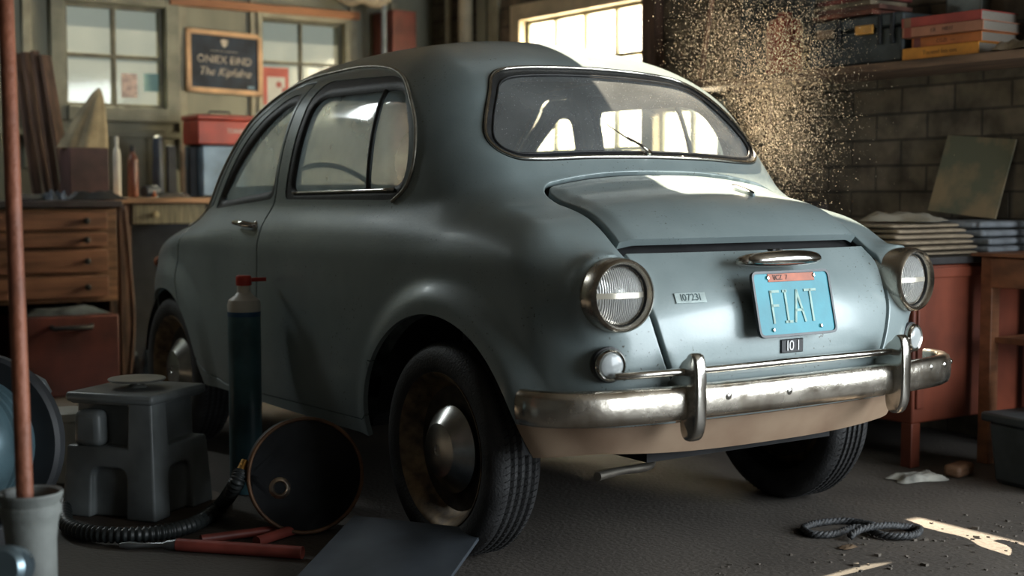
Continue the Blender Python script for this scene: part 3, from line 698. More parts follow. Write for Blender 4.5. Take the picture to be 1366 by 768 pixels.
# interior
it=MB(); it.box((0,1.70,.86),(1.10,.16,.11)); it.box((0,.10,.78),(1.0,.10,.34)); obj('dashboard',it,mat('dark_blue_dashboard',(.05,.075,.10),.5),car,center=False,bevel=.03,seg=3)
for sx_ in (-.27,.27):
    s_=MB(); s_.box((sx_,.95,.42),(.44,.46,.14)); st=obj('seat',s_,M_grey,car,center=False,bevel=.04,seg=3)
    s_=MB(); s_.box((sx_,.70,.64),(.44,.10,.44),rot=(math.radians(10),0,0)); obj('seat_back',s_,M_grey,st,center=False,bevel=.04,seg=3)
s_=MB(); s_.box((0,.35,.42),(1.0,.40,.14)); s_.box((0,.17,.62),(1.0,.10,.40)); obj('rear_seat',s_,M_grey,car,center=False,bevel=.04,seg=3)
sw=bpy.data.objects.new('steering_wheel',None); C.objects.link(sw); sw.parent=car; sw.location=(-.27,1.35,.875); sw.rotation_euler=(math.radians(52),0,0)
b=MB(); b.tube([(.185*math.cos(a),.185*math.sin(a),0) for a in np.linspace(0,2*PI,48,endpoint=False)],.009,8,closed=True); obj('wheel_rim',b,M_rub,sw,center=False,smooth='all')
b=MB(); b.tube([(-.18,0,0),(-.08,.02,-.03),(.08,.02,-.03),(.18,0,0)],.006,8); b.tube([(0,-.18,0),(0,0,-.03)],.006,8); b.lathe([(.03,-.06),(.035,-.02),(.001,-.015)],20); obj('wheel_spokes',b,M_chrome,sw,center=False)
b=MB(); b.tube([(-.27,1.37,.86),(-.27,1.62,.70)],.016,10); obj('steering_column',b,M_rub,car,center=False)
# ---------- the garage ----------
M_conc=mat('grimy_concrete_floor',(.095,.080,.066),.75,0,scale=1.7,col2=(.048,.041,.035),thr=(.3,.7),bump=.35,bscale=70,rvar=.12)
def brickmat():
    m=bpy.data.materials.new('painted_block_wall'); m.use_nodes=True; N,L=nodes(m); b=N['Principled BSDF']; b.inputs['Roughness'].default_value=.85
    tc=N.new('ShaderNodeTexCoord'); mp=N.new('ShaderNodeMapping'); mp.vector_type='POINT'; mp.inputs['Rotation'].default_value=(0,0,0)
    sx=N.new('ShaderNodeSeparateXYZ'); cx=N.new('ShaderNodeCombineXYZ'); L.new(tc.outputs['Object'],sx.inputs[0]); L.new(sx.outputs['Y'],cx.inputs['X']); L.new(sx.outputs['Z'],cx.inputs['Y'])
    br=N.new('ShaderNodeTexBrick'); br.inputs['Scale'].default_value=1; br.inputs['Brick Width'].default_value=.25; br.inputs['Row Height'].default_value=.103; br.inputs['Mortar Size'].default_value=.006; br.inputs['Mortar Smooth'].default_value=.3
    br.inputs['Color1'].default_value=(.19,.155,.11,1); br.inputs['Color2'].default_value=(.235,.19,.14,1); br.inputs['Mortar'].default_value=(.105,.088,.066,1)
    L.new(cx.outputs[0],br.inputs['Vector'])
    nz=N.new('ShaderNodeTexNoise'); nz.inputs['Scale'].default_value=9; nz.inputs['Detail'].default_value=8; L.new(tc.outputs['Object'],nz.inputs['Vector'])
    r=N.new('ShaderNodeMapRange'); r.inputs[1].default_value=.3; r.inputs[2].default_value=.65; r.inputs[3].default_value=.35; r.inputs[4].default_value=1.1; L.new(nz.outputs['Fac'],r.inputs[0])
    mx=N.new('ShaderNodeVectorMath'); mx.operation='SCALE'; L.new(br.outputs['Color'],mx.inputs[0]); L.new(r.outputs[0],mx.inputs['Scale']); L.new(mx.outputs[0],b.inputs['Base Color'])
    bp=N.new('ShaderNodeBump'); bp.inputs['Strength'].default_value=.7; bp.inputs['Distance'].default_value=.01; bp.invert=True; L.new(br.outputs['Fac'],bp.inputs['Height']); L.new(bp.outputs[0],b.inputs['Normal'])
    return m
M_brick=brickmat()
M_board=mat('sage_painted_boards',(.27,.27,.20),.7,0,.12,5,col2=(.19,.19,.145),stretch=(1,1,.25))
M_batt=mat('cream_batten',(.34,.32,.23),.65,0,.12,8)
M_plas=mat('grubby_plaster',(.16,.13,.095),.85,0,.25,3)
M_beam=mat('orange_brown_beam',(.40,.17,.07),.6,0,.2,6,stretch=(.3,1,3))
M_frame=mat('dark_window_frame',(.16,.15,.10),.6,0,.2,9)
XL,XR,YB,YF,ZC=-4.0,1.9,4.3,-4.6,2.55
f=MB(); f.box(((XL+XR)/2,(YB+YF)/2,-.05),(XR-XL+.4,YB-YF+.4,.1)); struct('floor',f,M_conc,smooth=None)
# ceiling with an added, unseen opening that shapes the sun patches on the car
SK=(.13,1.00,.93,1.46); SK3=(-1.75,-1.5,2.9,4.25)  # SK3: added strip for highlights along the car's left shoulder
f=MB()
yy=YF-.2
for x0,x1,y0,y1 in (SK,SK3):
    for a,b_,c_,d_ in ((XL-.2,XR+.2,yy,y0),(XL-.2,x0,y0,y1),(x1,XR+.2,y0,y1)):
        f.box(((a+b_)/2,(c_+d_)/2,ZC+.04),(b_-a,d_-c_,.08))
    yy=y1
f.box(((XL+XR)/2,(yy+YB+.2)/2,ZC+.04),(XR-XL+.4,YB+.2-yy,.08))
struct('ceiling',f,M_plas,smooth=None)
def wall_with_holes(name,axis,pos,th,a0,a1,z0,z1,holes,m):
    """wall in plane axis=pos with rectangular holes (a0,a1,z0,z1)"""
    As=sorted({a0,a1,*[h[0] for h in holes],*[h[1] for h in holes]}); Zs=sorted({z0,z1,*[h[2] for h in holes],*[h[3] for h in holes]})
    mb=MB()
    for i in range(len(As)-1):
        for j in range(len(Zs)-1):
            ca,cz=(As[i]+As[i+1])/2,(Zs[j]+Zs[j+1])/2
            if any(h[0]<ca<h[1] and h[2]<cz<h[3] for h in holes): continue
            c_=(ca,pos,cz) if axis=='y' else (pos,ca,cz); d_=(As[i+1]-As[i],th,Zs[j+1]-Zs[j]) if axis=='y' else (th,As[i+1]-As[i],Zs[j+1]-Zs[j])
            mb.box(c_,d_)
    return struct(name,mb,m,smooth=None)
W1=(-.33,.205,1.375,1.915); W2_=(.765,1.285,1.30,1.905); W3=(2.28,3.32,.92,1.865)
W4=(1.74,2.20,.94,1.33)
W0=(-3.6,-.6,.0,2.2)
wall_with_holes('wall_back','y',YB+.06,.12,XL-.2,XR+.2,0,ZC,[W1,W2_],M_board)
wall_with_holes('wall_right','x',XR+.06,.12,YF,YB,0,ZC,[W3,W4,(-3.9,-1.6,.5,2.1)],M_brick)
wall_with_holes('wall_left','x',XL-.06,.12,YF,YB,0,ZC,[],mat('dark_board_wall',(.05,.045,.035),.8,0,.2))
wall_with_holes('wall_front','y',YF-.06,.12,XL-.2,XR+.2,0,ZC,[(.2,1.8,.0,2.25)],M_plas)
# windows
M_pane=glass('misted_window_pane',(.80,.83,.78),.05,(.80,.80,.72))
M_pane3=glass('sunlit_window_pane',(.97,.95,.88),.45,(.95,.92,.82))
def window(name,axis,pos,a0,a1,z0,z1,na,zs,fm,pm,fw=.022,jamb=.075,jm=None,ext=0):
    w=bpy.data.objects.new(name,None); C.objects.link(w); w['kind']='structure'; w.location=((a0+a1)/2,pos,z0) if axis=='y' else (pos,(a0+a1)/2,z0)
    L0=w.location
    def bx(mb,a,b,c,d,dep,off):
        ce=Vector(((a+b)/2,pos+off,(c+d)/2)) if axis=='y' else Vector((pos+off,(a+b)/2,(c+d)/2)); dd=(b-a,dep,d-c) if axis=='y' else (dep,b-a,d-c)
        mb.box(tuple(ce-L0),dd)
    mb=MB(); h=fw/2
    As=np.linspace(a0,a1,na+1)
    for i,a in enumerate(As): bx(mb,a-h if 0<i<na else (a if i==0 else a-fw),a+h if 0<i<na else (a+fw if i==0 else a),z0,z1,.035,.03)
    for i,z in enumerate(zs): bx(mb,a0,a1,z-h if 0<i<len(zs)-1 else (z if i==0 else z-fw),z+h if 0<i<len(zs)-1 else (z+fw if i==0 else z),.033,.03)
    obj('window_frame',mb,fm,w,center=False,bevel=.003)
    mb=MB(); j=jamb
    bx(mb,a0-j,a0,z0-j,z1+j,.05,-.015); bx(mb,a1,a1+j,z0-j,z1+j,.05,-.015); bx(mb,a0,a1,z1,z1+j,.05,-.015); bx(mb,a0,a1,z0-j,z0,.07,-.025)
    obj('window_casing',mb,jm or M_batt,w,center=False,bevel=.004)
    mb=MB(); bx(mb,a0,a1,z0,z1,.003,.035); obj('pane',mb,pm,w,center=False,smooth=None)
    return w
window('window_1','y',YB,*W1,2,[W1[2],1.645,W1[3]],M_frame,M_pane,jm=mat('sage_casing',(.24,.24,.18),.65,0,.15,8))
window('window_2','y',YB,*W2_,2,[W2_[2],1.665,W2_[3]],M_frame,M_pane,fw=.016,jamb=.03)
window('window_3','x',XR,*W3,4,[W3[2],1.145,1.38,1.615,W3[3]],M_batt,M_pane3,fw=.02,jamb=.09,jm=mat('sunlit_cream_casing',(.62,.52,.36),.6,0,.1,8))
window('added_low_window','x',XR,*W4,2,[W4[2],W4[3]],M_batt,M_pane3,fw=.02,jamb=.02,jm=M_batt)  # added window hidden behind the car, brightening the view through the rear glass
# battens, sill rail and beam on the back wall
n=1
def trimb(c_,d_,m): 
    global n
    b=MB(); b.box(c_,d_); struct('trim_%d'%n,b,m,bevel=.004); n+=1
for x in (-.52,.300,.72,1.345,1.62): trimb((x,YB-.012,1.55),(.045,.024,1.0),M_batt)
for x in (-3.3,-2.9,-2.5,-2.2,-1.9,-1.55,-1.2,-.85): trimb((x,YB-.010,1.5),(.02,.02,2.0),M_board)
trimb((-1.3,YB-.015,1.235),(4.7,.03,.035),M_board)
trimb((.80,YB-.03,1.955),(1.15,.05,.045),M_beam); trimb((-1.2,YB-.03,1.965),(2.75,.05,.06),M_board)
trimb((.1,YB-.2,2.172),(3.6,.12,.14),M_plas)
for x in (-.1,.1,.45,.62,1.0): trimb((x,YB-.006,1.0),(.006,.012,.45),M_frame)
# ---------- things in the garage ----------
def atd(px,py,Z): v=pray(px,py); return CAM+v*(Z/v.dot(_d))
def crumple(w,d,h,seed,n=22,amp=1.):
    r=np.random.default_rng(seed); ph=r.uniform(0,6.28,(6,2)); fr=r.uniform(2,7,(6,2))
    def fn(u,v):
        z=sum(math.sin(fr[k,0]*u*3+ph[k,0]+2*math.sin(fr[k,1]*v*2+ph[k,1])) for k in range(6))/6
        e=min(u,1-u,v,1-v); k=min(1,e*6)
        a=1+.12*math.sin(9*v+ph[0,0]); b_=1+.12*math.sin(8*u+ph[1,1])
        return ((u-.5)*w*a,(v-.5)*d*b_,max(.002,(.35+.65*(z*.5+.5))*h*k*amp))
    return fn
def sheet(mb,fn,n=22,th=.003,M=None):
    mb.grid(fn,n,n,M); lo=lambda u,v:(fn(u,v)[0],fn(u,v)[1],max(0,fn(u,v)[2]-th)); 
    return mb
M_wood=mat('old_brown_wood',(.23,.12,.065),.6,0,.25,5,stretch=(1,1,6),bump=.1)
M_dwood=mat('dark_reclaimed_wood',(.115,.065,.045),.75,0,.3,7,stretch=(4,4,.6),bump=.2,bscale=40)
M_shelf=mat('shelf_plank_wood',(.21,.13,.085),.65,0,.25,6,stretch=(5,.5,5))
M_dkw=mat('drawer_front_wood',(.27,.125,.072),.5,0,.18,5,stretch=(.6,2,5))
M_blk=mat('matt_black',(.015,.017,.02),.6,0,.3)
M_navy=mat('navy_plastic',(.03,.042,.062),.5,0,.2)
M_red=mat('red_enamel',(.33,.045,.025),.42,0,.14,9)
M_dred=mat('dull_red_box',(.115,.024,.017),.6,0,.2,6)
M_cloth=mat('khaki_canvas',(.30,.25,.16),.9,0,.2,8,bump=.3,bscale=30)
M_white=mat('off_white_plastic',(.55,.55,.50),.45,0,.08,8)
M_steel=mat('dull_steel',(.33,.35,.36),.35,.9,.15,12)
M_pap=mat('yellowed_paper',(.26,.205,.14),.85,0,.12,14)
M_gpap=mat('grey_paper',(.17,.185,.20),.85,0,.12,14)
M_gplast=mat('grey_moulded_plastic',(.15,.165,.165),.42,0,.2,5,rvar=.08)
def boxpx(x0,x1,yt,yb,Y,dep):
    """box whose front face, at y=Y, spans these pixels"""
    a=aty(x0,(yt+yb)/2,Y); b=aty(x1,(yt+yb)/2,Y); t=aty((x0+x1)/2,yt,Y)[2]; u=aty((x0+x1)/2,yb,Y)[2]
    return a[0],b[0],u,t,Y,Y+dep
def bxadd(mb,e,inset=0):
    x0,x1,z0,z1,y0,y1=e; mb.box(((x0+x1)/2,(y0+y1)/2,(z0+z1)/2),(x1-x0-inset,y1-y0-inset,z1-z0-inset)); return mb
# --- drawer cabinet on the left ---
YC=3.40
xr=aty(157,300,YC)[0]; xl=xr-.66; zt=.885
cab=thing('drawer_cabinet','old wooden cabinet with four drawers and dark knobs, under the left window','cabinet',(xl,YC,0.42))
b=MB(); b.box(((xr-xl)/2,.29,.215),(xr-xl,.55,.43)); obj('body',b,M_wood,cab,center=False,bevel=.004)
b=MB(); b.box(((xr-xl)/2,.27,.452),(xr-xl+.03,.60,.030)); obj('top',b,mat('dark_cabinet_top',(.05,.04,.045),.5,0,.2),cab,center=False,bevel=.004)
zz=[aty(100,y,YC)[2]-.42 for y in (283,306,311,329,334,363,369,397)]
for k in range(4):
    z1,z0=zz[2*k],zz[2*k+1]
    b=MB(); b.box(((xr-xl)/2-.012,.008,(z0+z1)/2),(xr-xl-.075,.03,z1-z0)); dw=obj('drawer',b,M_dkw,cab,center=False,bevel=.003)
    b=MB(); kx=aty(113,297,YC)[0]-xl
    for q in (kx,kx-.32): b=MB(); b.lathe([(.007,0),(.008,.012),(.014,.020),(.015,.028),(.008,.034),(.001,.035)],16,T((q,-.007,(z0+z1)/2),(PI/2,0,0))); obj('knob',b,M_blk,dw,center=False)
# trunk below it
e=boxpx(30,160,422,514,3.30,.45)
e=(e[0],e[1],0.0,e[3],e[4],e[5])
tk=thing('red_chest','dull dark red chest with a black handle below the drawer cabinet','chest',((e[0]+e[1])/2,e[4],0))
w_=e[1]-e[0]
b=MB(); b.box((0,.225,e[3]/2),(w_,.45,e[3])); obj('body',b,M_dred,tk,center=False,bevel=.008)
b=MB(); b.tube([(-.09,-.002,e[3]-.045),(-.085,-.03,e[3]-.05),(.085,-.03,e[3]-.05),(.09,-.002,e[3]-.045)],.011,10); obj('handle',b,M_blk,tk,center=False,smooth='all')
b=MB(); b.grid(crumple(w_*.82,.26,.045,3),26,26,T(((e[0]+e[1])/2,3.47,e[3]+.001)))
single('dust_cloth',b,mat('dark_grey_blue_cloth',(.10,.125,.145),.85,0,.3,8),'dark blue-grey cloth bunched up on the red chest','cloth',smooth='all')
b=MB(); b.box((xl+.01,3.65,.21),(.03,.5,.42)); b.box((xr-.01,3.68,.21),(.03,.45,.42)); b.box(((xl+xr)/2,3.93,.21),(.64,.02,.42))
single('cabinet_stand',b,M_dwood,'dark wooden stand carrying the drawer cabinet around the chest','stand')
# --- workbench further right ---
bx0,bx1=xr+.06,1.38
wb=thing('workbench','long low workbench with a worn orange-brown top against the back wall','workbench',(bx0,3.62,0))
b=MB(); b.box(((bx1-bx0)/2,.32,.885),(bx1-bx0,.66,.028)); obj('worktop',b,mat('worn_orange_bench_top',(.34,.19,.10),.55,0,.25,6,stretch=(.5,3,3)),wb,center=False,bevel=.004)
e=boxpx(190,262,271,298,3.64,.4)
b=MB(); b.box(((e[0]+e[1])/2-bx0,.22,.82),(e[1]-e[0]+.1,.40,.10)); d_=obj('drawer',b,mat('khaki_drawer_front',(.20,.18,.115),.6,0,.2,8,stretch=(12,1,1)),wb,center=False,bevel=.004)
k=aty(208,286,3.62); b=MB(); b.lathe([(.010,0),(.011,.01),(.018,.018),(.016,.028),(.001,.032)],16,T((k[0]-bx0,.018,k[2]),(PI/2,0,0))); obj('knob',b,mat('tan_knob',(.42,.36,.22),.5),d_,center=False)
for x in (.06,bx1-bx0-.06):
    for y in (.06,.55): b=MB(); b.box((x,y,.435),(.06,.06,.87)); obj('leg',b,M_dwood,wb,center=False,bevel=.003)
b=MB(); b.box(((bx1-bx0)/2,.60,.45),(bx1-bx0-.1,.02,.82)); obj('under_bench_shade',b,M_blk,wb,center=False)  # black panel added to put shade under the bench
BZ=.90
# things leaning beside the bench and on the cabinet
CT=.42+.467+.001
pl_=[((22,72),(50,242),.045),((34,70),(66,242),.050),((46,68),(76,240),.040),((60,74),(92,240),.055)]
lb=['leftmost reclaimed plank leaning on the wall left of the window','second reclaimed plank from the left leaning on the wall','third thin reclaimed plank leaning on the wall, beside the widest one','rightmost and widest reclaimed plank leaning by the window frame']
for (tp,bt,w_),l_ in zip(pl_,lb):
    kk=lb.index(l_); p1=aty(*tp,4.235-.045*(3-kk)*0-.05*kk); p0=aty(*bt,4.06-.05*kk); p0[2]=CT+.004
    p0=Vector(p0); p1=Vector(p1); z=(p1-p0).normalized(); 
    b=MB(); b.box((0,0,(p1-p0).length/2),(w_,.022,(p1-p0).length)); 
    o=single('wood_plank',b,M_dwood,l_,'plank','reclaimed planks leaning by the window',loc=p0,rot=z.to_track_quat('Z','Y').to_euler(),bevel=.002)
# canvas cone on a box
e=boxpx(92,147,197,241,3.68,.17)
b=MB(); b.box(((e[0]+e[1])/2,e[4]+.09,(e[3]-CT)/2+CT),(e[1]-e[0]-.01,.17,e[3]-CT)); single('wooden_crate',b,mat('maroon_wood',(.075,.035,.035),.6,0,.2),'small dark maroon box under the khaki canvas bundle','box',bevel=.004)
ap=aty(132,118,3.77); cx0,cx1=e[0],e[1]
b=MB(); 
def cone(u,v):
    a=2*PI*u; t=v; r0=(cx1-cx0)*.56; fold=1+.10*math.sin(7*a)+.05*math.sin(11*a+2)
    r=(r0*(1-t)**.75*fold+.006); cxx=(cx0+cx1)/2+ (ap[0]-(cx0+cx1)/2)*t; return (cxx+r*math.cos(a),3.77+r*.50*math.sin(a),e[3]+.002+(ap[2]-e[3])*t)
b.grid(cone,40,14,cu=True); single('canvas_bundle',b,M_cloth,'khaki canvas bundle standing in a pointed cone below the left window','canvas',smooth='all')
def bottle(name,px,yt,yb,Y,r,m,label,cat,zb,prof=None,capm=None,group=None):
    p=aty(px,(yt+yb)/2,Y); zt_=aty(px,yt,Y)[2]; h=zt_-zb
    t=thing(name,label,cat,(p[0],Y,zb),group=group)
    b=MB(); b.lathe([(r*.9,0),(r,.008),(r,h*.70),(r*.8,h*.78),(r*.42,h*.84),(r*.42,h*.9)],20); obj('body',b,m,t,center=False)
    b=MB(); b.lathe([(r*.5,h*.88),(r*.5,h*.985),(r*.42,h)],16); obj('cap',b,capm or m,t,center=False)
    return t
bottle('spray_bottle',156,182,243,3.90,.019,M_white,'slim off-white bottle on the bench right of the canvas bundle','bottle',BZ+.001)
bottle('oil_bottle',177,194,243,3.90,.027,mat('rust_brown_bottle',(.16,.055,.035),.4),'squat brown bottle with black cap on the bench','bottle',BZ+.001,capm=M_blk)
# brushes, files and tins standing on the bench
def upright(name,x0,x1,yt,Y,m,label,cat,kind='round',grp=None):
    a=aty(x0,220,Y); c_=aty(x1,220,Y); zt_=aty((x0+x1)/2,yt,Y)[2]; r=(c_[0]-a[0])/2*.95; h=zt_-BZ-.002
    b=MB()
    if kind=='round': b.lathe([(r*.9,0),(r,.01),(r,h*.5),(r*.85,h*.62),(r*.95,h*.8),(r*.8,h*.96),(r*.3,h)],18)
    else: b.box((0,0,h/2),(2*r,r*1.4,h),taper=.9)
    return single(name,b,m,label,cat,grp,loc=((a[0]+c_[0])/2,Y,BZ+.0015),bevel=.003 if kind!='round' else 0)
upright('hand_pump',203,219,180,3.95,M_navy,'tall dark blue pump standing on the bench below the chalkboard','pump')
upright('sanding_block',222,235,194,3.93,M_blk,'narrow black upright block right of the dark blue pump','block','box')
upright('wooden_mallet_handle',240,248,192,3.95,mat('light_tan_wood',(.42,.28,.16),.6),'light tan wooden handle standing on the bench','handle')
upright('black_tin',251,265,196,3.92,M_blk,'black tin standing on the bench left of the grey case','tin','box')
e=boxpx(270,330,193,243,3.84,.26)
b=MB(); b.box(((e[0]+e[1])/2,3.97,(BZ+e[3])/2+.001),(e[1]-e[0],.24,e[3]-BZ-.002)); gc=single('metal_case',b,mat('grey_blue_case',(.16,.22,.27),.3,.3,.15),'grey-blue metal case on the bench carrying the red toolbox','case',bevel=.012)
for i,(px,py,m_,l_,r_) in enumerate(((118,252,M_blk,'crumpled black rag on the drawer cabinet beside the maroon box',.16),(66,250,M_navy,'dark blue rag at the left of the drawer cabinet top',.06))):
    b=MB(); p=aty(px,py,3.62); b.grid(crumple(r_*2*.8,.15,.055,20+i),24,24,T((p[0],3.53,CT+.001))); single('shop_rag',b,m_,l_,'rag',smooth='all')
for i,(px,l_,m_,w2,hh) in enumerate(((192,'small dark blue jar lying among the tools on the bench',M_navy,.03,.05),(232,'crumpled grey rag on the bench below the black block',M_steel,.06,.03),(208,'orange-red plastic tool on the bench edge',mat('orange_plastic',(.55,.16,.06),.4),.02,.02))):
    p=aty(px,255,3.74); b=MB()
    if i==1: b.grid(crumple(w2*2.4,.12,hh,30+i),16,16,T((p[0],3.74,BZ+.001))); single('shop_rag',b,m_,l_,'rag',smooth='all')
    else: b.lathe([(w2*.9,0),(w2,w2*.4),(w2*.9,hh*1.6),(w2*.5,hh*1.9),(w2*.5,hh*2.1)],16,T((p[0],3.74,BZ+w2+.001),(0,PI/2,.4+i))); single('small_jar' if i==0 else 'plastic_tool',b,m_,l_,'jar' if i==0 else 'tool')
p=aty(40,250,3.55); b=MB(); b.lathe([(.02,0),(.055,.006),(.062,.028),(.056,.026),(.05,.010),(.001,.008)],28,T((p[0],3.56,CT+.001))); single('enamel_dish',b,M_white,'white enamel dish catching light at the left end of the cabinet top','dish')
# red toolbox
e=boxpx(266,345,150,190,3.80,.24)
RB=thing('red_toolbox','small red metal toolbox with white lettering on top of the grey-blue case','toolbox',((e[0]+e[1])/2,3.93,e[2]))
w_=e[1]-e[0]; h_=e[3]-e[2]
b=MB(); b.box((0,0,h_*.40),(w_,.22,h_*.80)); obj('body',b,M_red,RB,center=False,bevel=.006)
b=MB(); b.box((0,0,h_*.90),(w_+.010,.23,h_*.18)); obj('lid',b,M_red,RB,center=False,bevel=.008)
b=MB(); b.tube([(-.06,0,h_),(-.055,0,h_+.02),(.055,0,h_+.02),(.06,0,h_)],.005,8); obj('handle',b,M_blk,RB,center=False)
textmesh('lettering','TOKINE',.030,mat('white_lettering',(.75,.72,.66),.5),RB,T((.05,-.1115,h_*.45),(PI/2,0,0)))
RB.location.z=.90+.002+ (gc.dimensions.z if gc.dimensions.z else .2)
# chalkboard sign
c4=[aty(243,40,YB),aty(343,45,YB),aty(347,127,YB),aty(247,125,YB)]
cx_=sum(p[0] for p in c4)/4; cz_=sum(p[2] for p in c4)/4; w_=.445; h_=.345
sg_=thing('chalkboard_sign','framed navy chalkboard sign with chalk lettering hanging between the back windows','sign',(cx_,YB-.040,cz_),(math.radians(-5),math.radians(1.2),0))
sg_.rotation_euler=(math.radians(-4),math.radians(1.5),0)
b=MB()
for c_,d_ in (((0,0,h_/2-.014),(w_,.022,.028)),((0,0,-h_/2+.014),(w_,.022,.028)),((-w_/2+.014,0,0),(.028,.022,h_)),((w_/2-.014,0,0),(.028,.022,h_))): b.box(c_,d_)
obj('frame',b,mat('pale_wood_frame',(.62,.38,.20),.5,0,.15,6),sg_,center=False,bevel=.003)
b=MB(); b.box((0,.004,0),(w_-.05,.010,h_-.05)); bd=obj('board',b,mat('navy_chalkboard',(.018,.030,.048),.7,0,.3,10),sg_,center=False)
M_chalk=mat('cream_chalk',(.60,.52,.42),.8,0,.2,40)
TM=lambda x,z,s=1:T((x,-.0015,z),(PI/2,0,0))
textmesh('lettering','ONIEX EIND',.060,M_chalk,bd,TM(0,.012),sx=.95); textmesh('lettering','The Kipfelne',.062,M_chalk,bd,TM(.0,-.055),shear=.35,sx=.95); textmesh('lettering','~~~~~ ~~~~~',.026,M_chalk,bd,TM(0,.062))
b=MB(); b.prism([(0,-.026),(.018,-.010),(.022,.018),(.010,.016),(0,.022),(-.010,.016),(-.022,.018),(-.018,-.010)],.002,T((0,-.0008,.108),(PI/2,0,0))); obj('crest',b,M_chalk,bd,center=False)
b=MB(); b.box((.155,-.002,-.128),(.04,.002,.016)); obj('corner_mark',b,mat('pale_blue_chalk',(.25,.38,.48),.8),bd,center=False)
# posters on the panes
def poster(px0,px1,y0,y1,m,label,extra=None):
    a=aty(px0,(y0+y1)/2,YB+.02); c_=aty(px1,(y0+y1)/2,YB+.02); z1=aty((px0+px1)/2,y0,YB+.02)[2]; z0=aty((px0+px1)/2,y1,YB+.02)[2]
    t=thing('window_poster',label,'poster',((a[0]+c_[0])/2,YB+.031,z0)); b=MB(); b.box((0,0,(z1-z0)/2),(c_[0]-a[0],.0015,z1-z0)); obj('sheet',b,m,t,center=False); return t,c_[0]-a[0],z1-z0
poster(193,214,98,122,mat('teal_poster',(.28,.48,.46),.6,0,.1),'small square teal picture on the lower right pane of the left window')
t,w_,h_=poster(163,184,98,130,mat('pale_pink_poster',(.55,.42,.38),.6,0,.2,30),'pale pink picture on the lower right pane of the left window')
t,w_,h_=poster(351,386,90,140,mat('red_poster',(.50,.10,.07),.6,0,.1),'red and white poster on the second back window')
b=MB(); b.box((.004,-.0018,h_*.38),(w_*.68,.0015,h_*.74)); b.box((0,0,0),(.001,.001,.001)) ; obj('white_panel',b,M_white,t,center=False)
b=MB(); b.lathe([(.018,0),(.018,.001)],20,T((w_*.12,-.003,h_*.55),(PI/2,0,0))); b.box((w_*.30,-.003,h_*.40),(.018,.001,.03)); obj('red_mark',b,M_red,t,center=False)
# dark corner between the walls
e=boxpx(524,556,16,200,4.02,.2); b=MB(); b.box((e[0]*.5+e[1]*.5,4.14,1.0),(e[1]-e[0],.24,1.95)); single('red_locker',b,mat('dull_brick_red',(.17,.045,.03),.6,0,.2),'tall dull red locker in the back corner','locker',bevel=.006)
e=boxpx(516,523,14,200,4.0,.2); b=MB(); b.tube([(e[0]*.5+e[1]*.5,4.06,0.0),(e[0]*.5+e[1]*.5,4.06,2.0)],.016,10); single('grey_pipe',b,mat('grey_blue_pipe',(.22,.25,.27),.5),'thin grey-blue upright pipe left of the red locker','pipe')
for px,r_,m_,l_ in ((597,.020,M_batt,'thinner cream pipe on the right wall near the back corner'),(620,.042,mat('cream_pipe',(.50,.44,.31),.55,0,.1),'thick cream pipe on the right wall near the back corner')):
    p=atx(px,40,XR-.06); b=MB(); b.tube([(XR-.055,p[1],0),(XR-.055,p[1],2.5)],r_,16); single('wall_pipe',b,m_,l_,'pipe','cream pipes on the right wall')
for px0,px1,m_ in ((640,652,M_board),(655,668,M_batt)):
    a=atx(px0,40,XR)[1]; c_=atx(px1,40,XR)[1]; trimb((XR-.012,(a+c_)/2,1.27),(.024,a-c_,2.5),m_)
a=atx(868,40,XR)[1]; trimb((XR-.03,a-.05,1.9),(.06,.10,1.2),M_dwood)
b=MB(); p=aty(490,14,4.1)
for k,(dx,dz,r_) in enumerate(((-.12,-.01,.05),(-.03,-.035,.055),(.06,-.01,.06),(.15,.0,.05))):
    b.lathe([(.001,-r_),(r_*.7,-r_*.7),(r_,0),(r_*.7,r_*.7),(.001,r_)],16,T((p[0]+dx,4.1,2.02+dz),(.3*k,.2,0)))
tb=MB(); tb.tube(capsule_path([(p[0]-.22,4.08,2.075),(p[0]-.14,4.08,2.03),(p[0]-.05,4.07,2.055),(p[0]+.05,4.07,2.03),(p[0]+.14,4.08,2.07)],5),[.02+.035*math.sin(PI*i/20)**.5 for i in range(21)],14)
single('rolled_tarpaulin',tb,mat('pale_tarpaulin',(.30,.26,.19),.8,0,.2,12),'pale rolled tarpaulin slung along the top of the back wall','tarpaulin',smooth='all')
# --- right wall shelf ---
SZ=1.405
b=MB(); b.box((1.74,.35,SZ-.015),(.32,2.62,.030)); sh=single('wall_shelf',b,M_shelf,'long brown plank shelf on the block wall holding books and toolbox','shelf',bevel=.003)
for y in (1.45,-.5):
    b=MB(); b.box((0,0,-.11),(.03,.03,.22)); 
    c2=MB(); c2.box((1.885,y,SZ-.14),(.03,.035,.22)); c2.box((1.77,y,SZ-.043),(.22,.03,.024)); obj('bracket',c2,M_dwood,sh,center=True); 
for c_ in list(sh.children): c_.location=Vector(c_.location)-sh.location
tb=thing('grey_toolbox','dark grey plastic toolbox with amber latches on the wall shelf','toolbox',(1.72,.72,SZ+.001))
b=MB(); b.box((0,0,.066),(.22,.46,.132),taper=1.0); obj('body',b,mat('charcoal_plastic',(.045,.055,.058),.5,0,.2,12),tb,center=False,bevel=.010)
b=MB(); b.box((0,0,.158),(.235,.475,.046)); b.box((0,0,.180),(.16,.36,.02)); ld=obj('lid',b,mat('charcoal_lid',(.05,.062,.066),.45,0,.2,12),tb,center=False,bevel=.008)
for y in (.135,-.06):
    b=MB(); b.box((-.121,y,.130),(.012,.085,.034)); obj('latch',b,mat('amber_latch',(.75,.36,.04),.4) if y<0 else mat('tan_latch',(.28,.19,.12),.5),tb,center=False,bevel=.003)
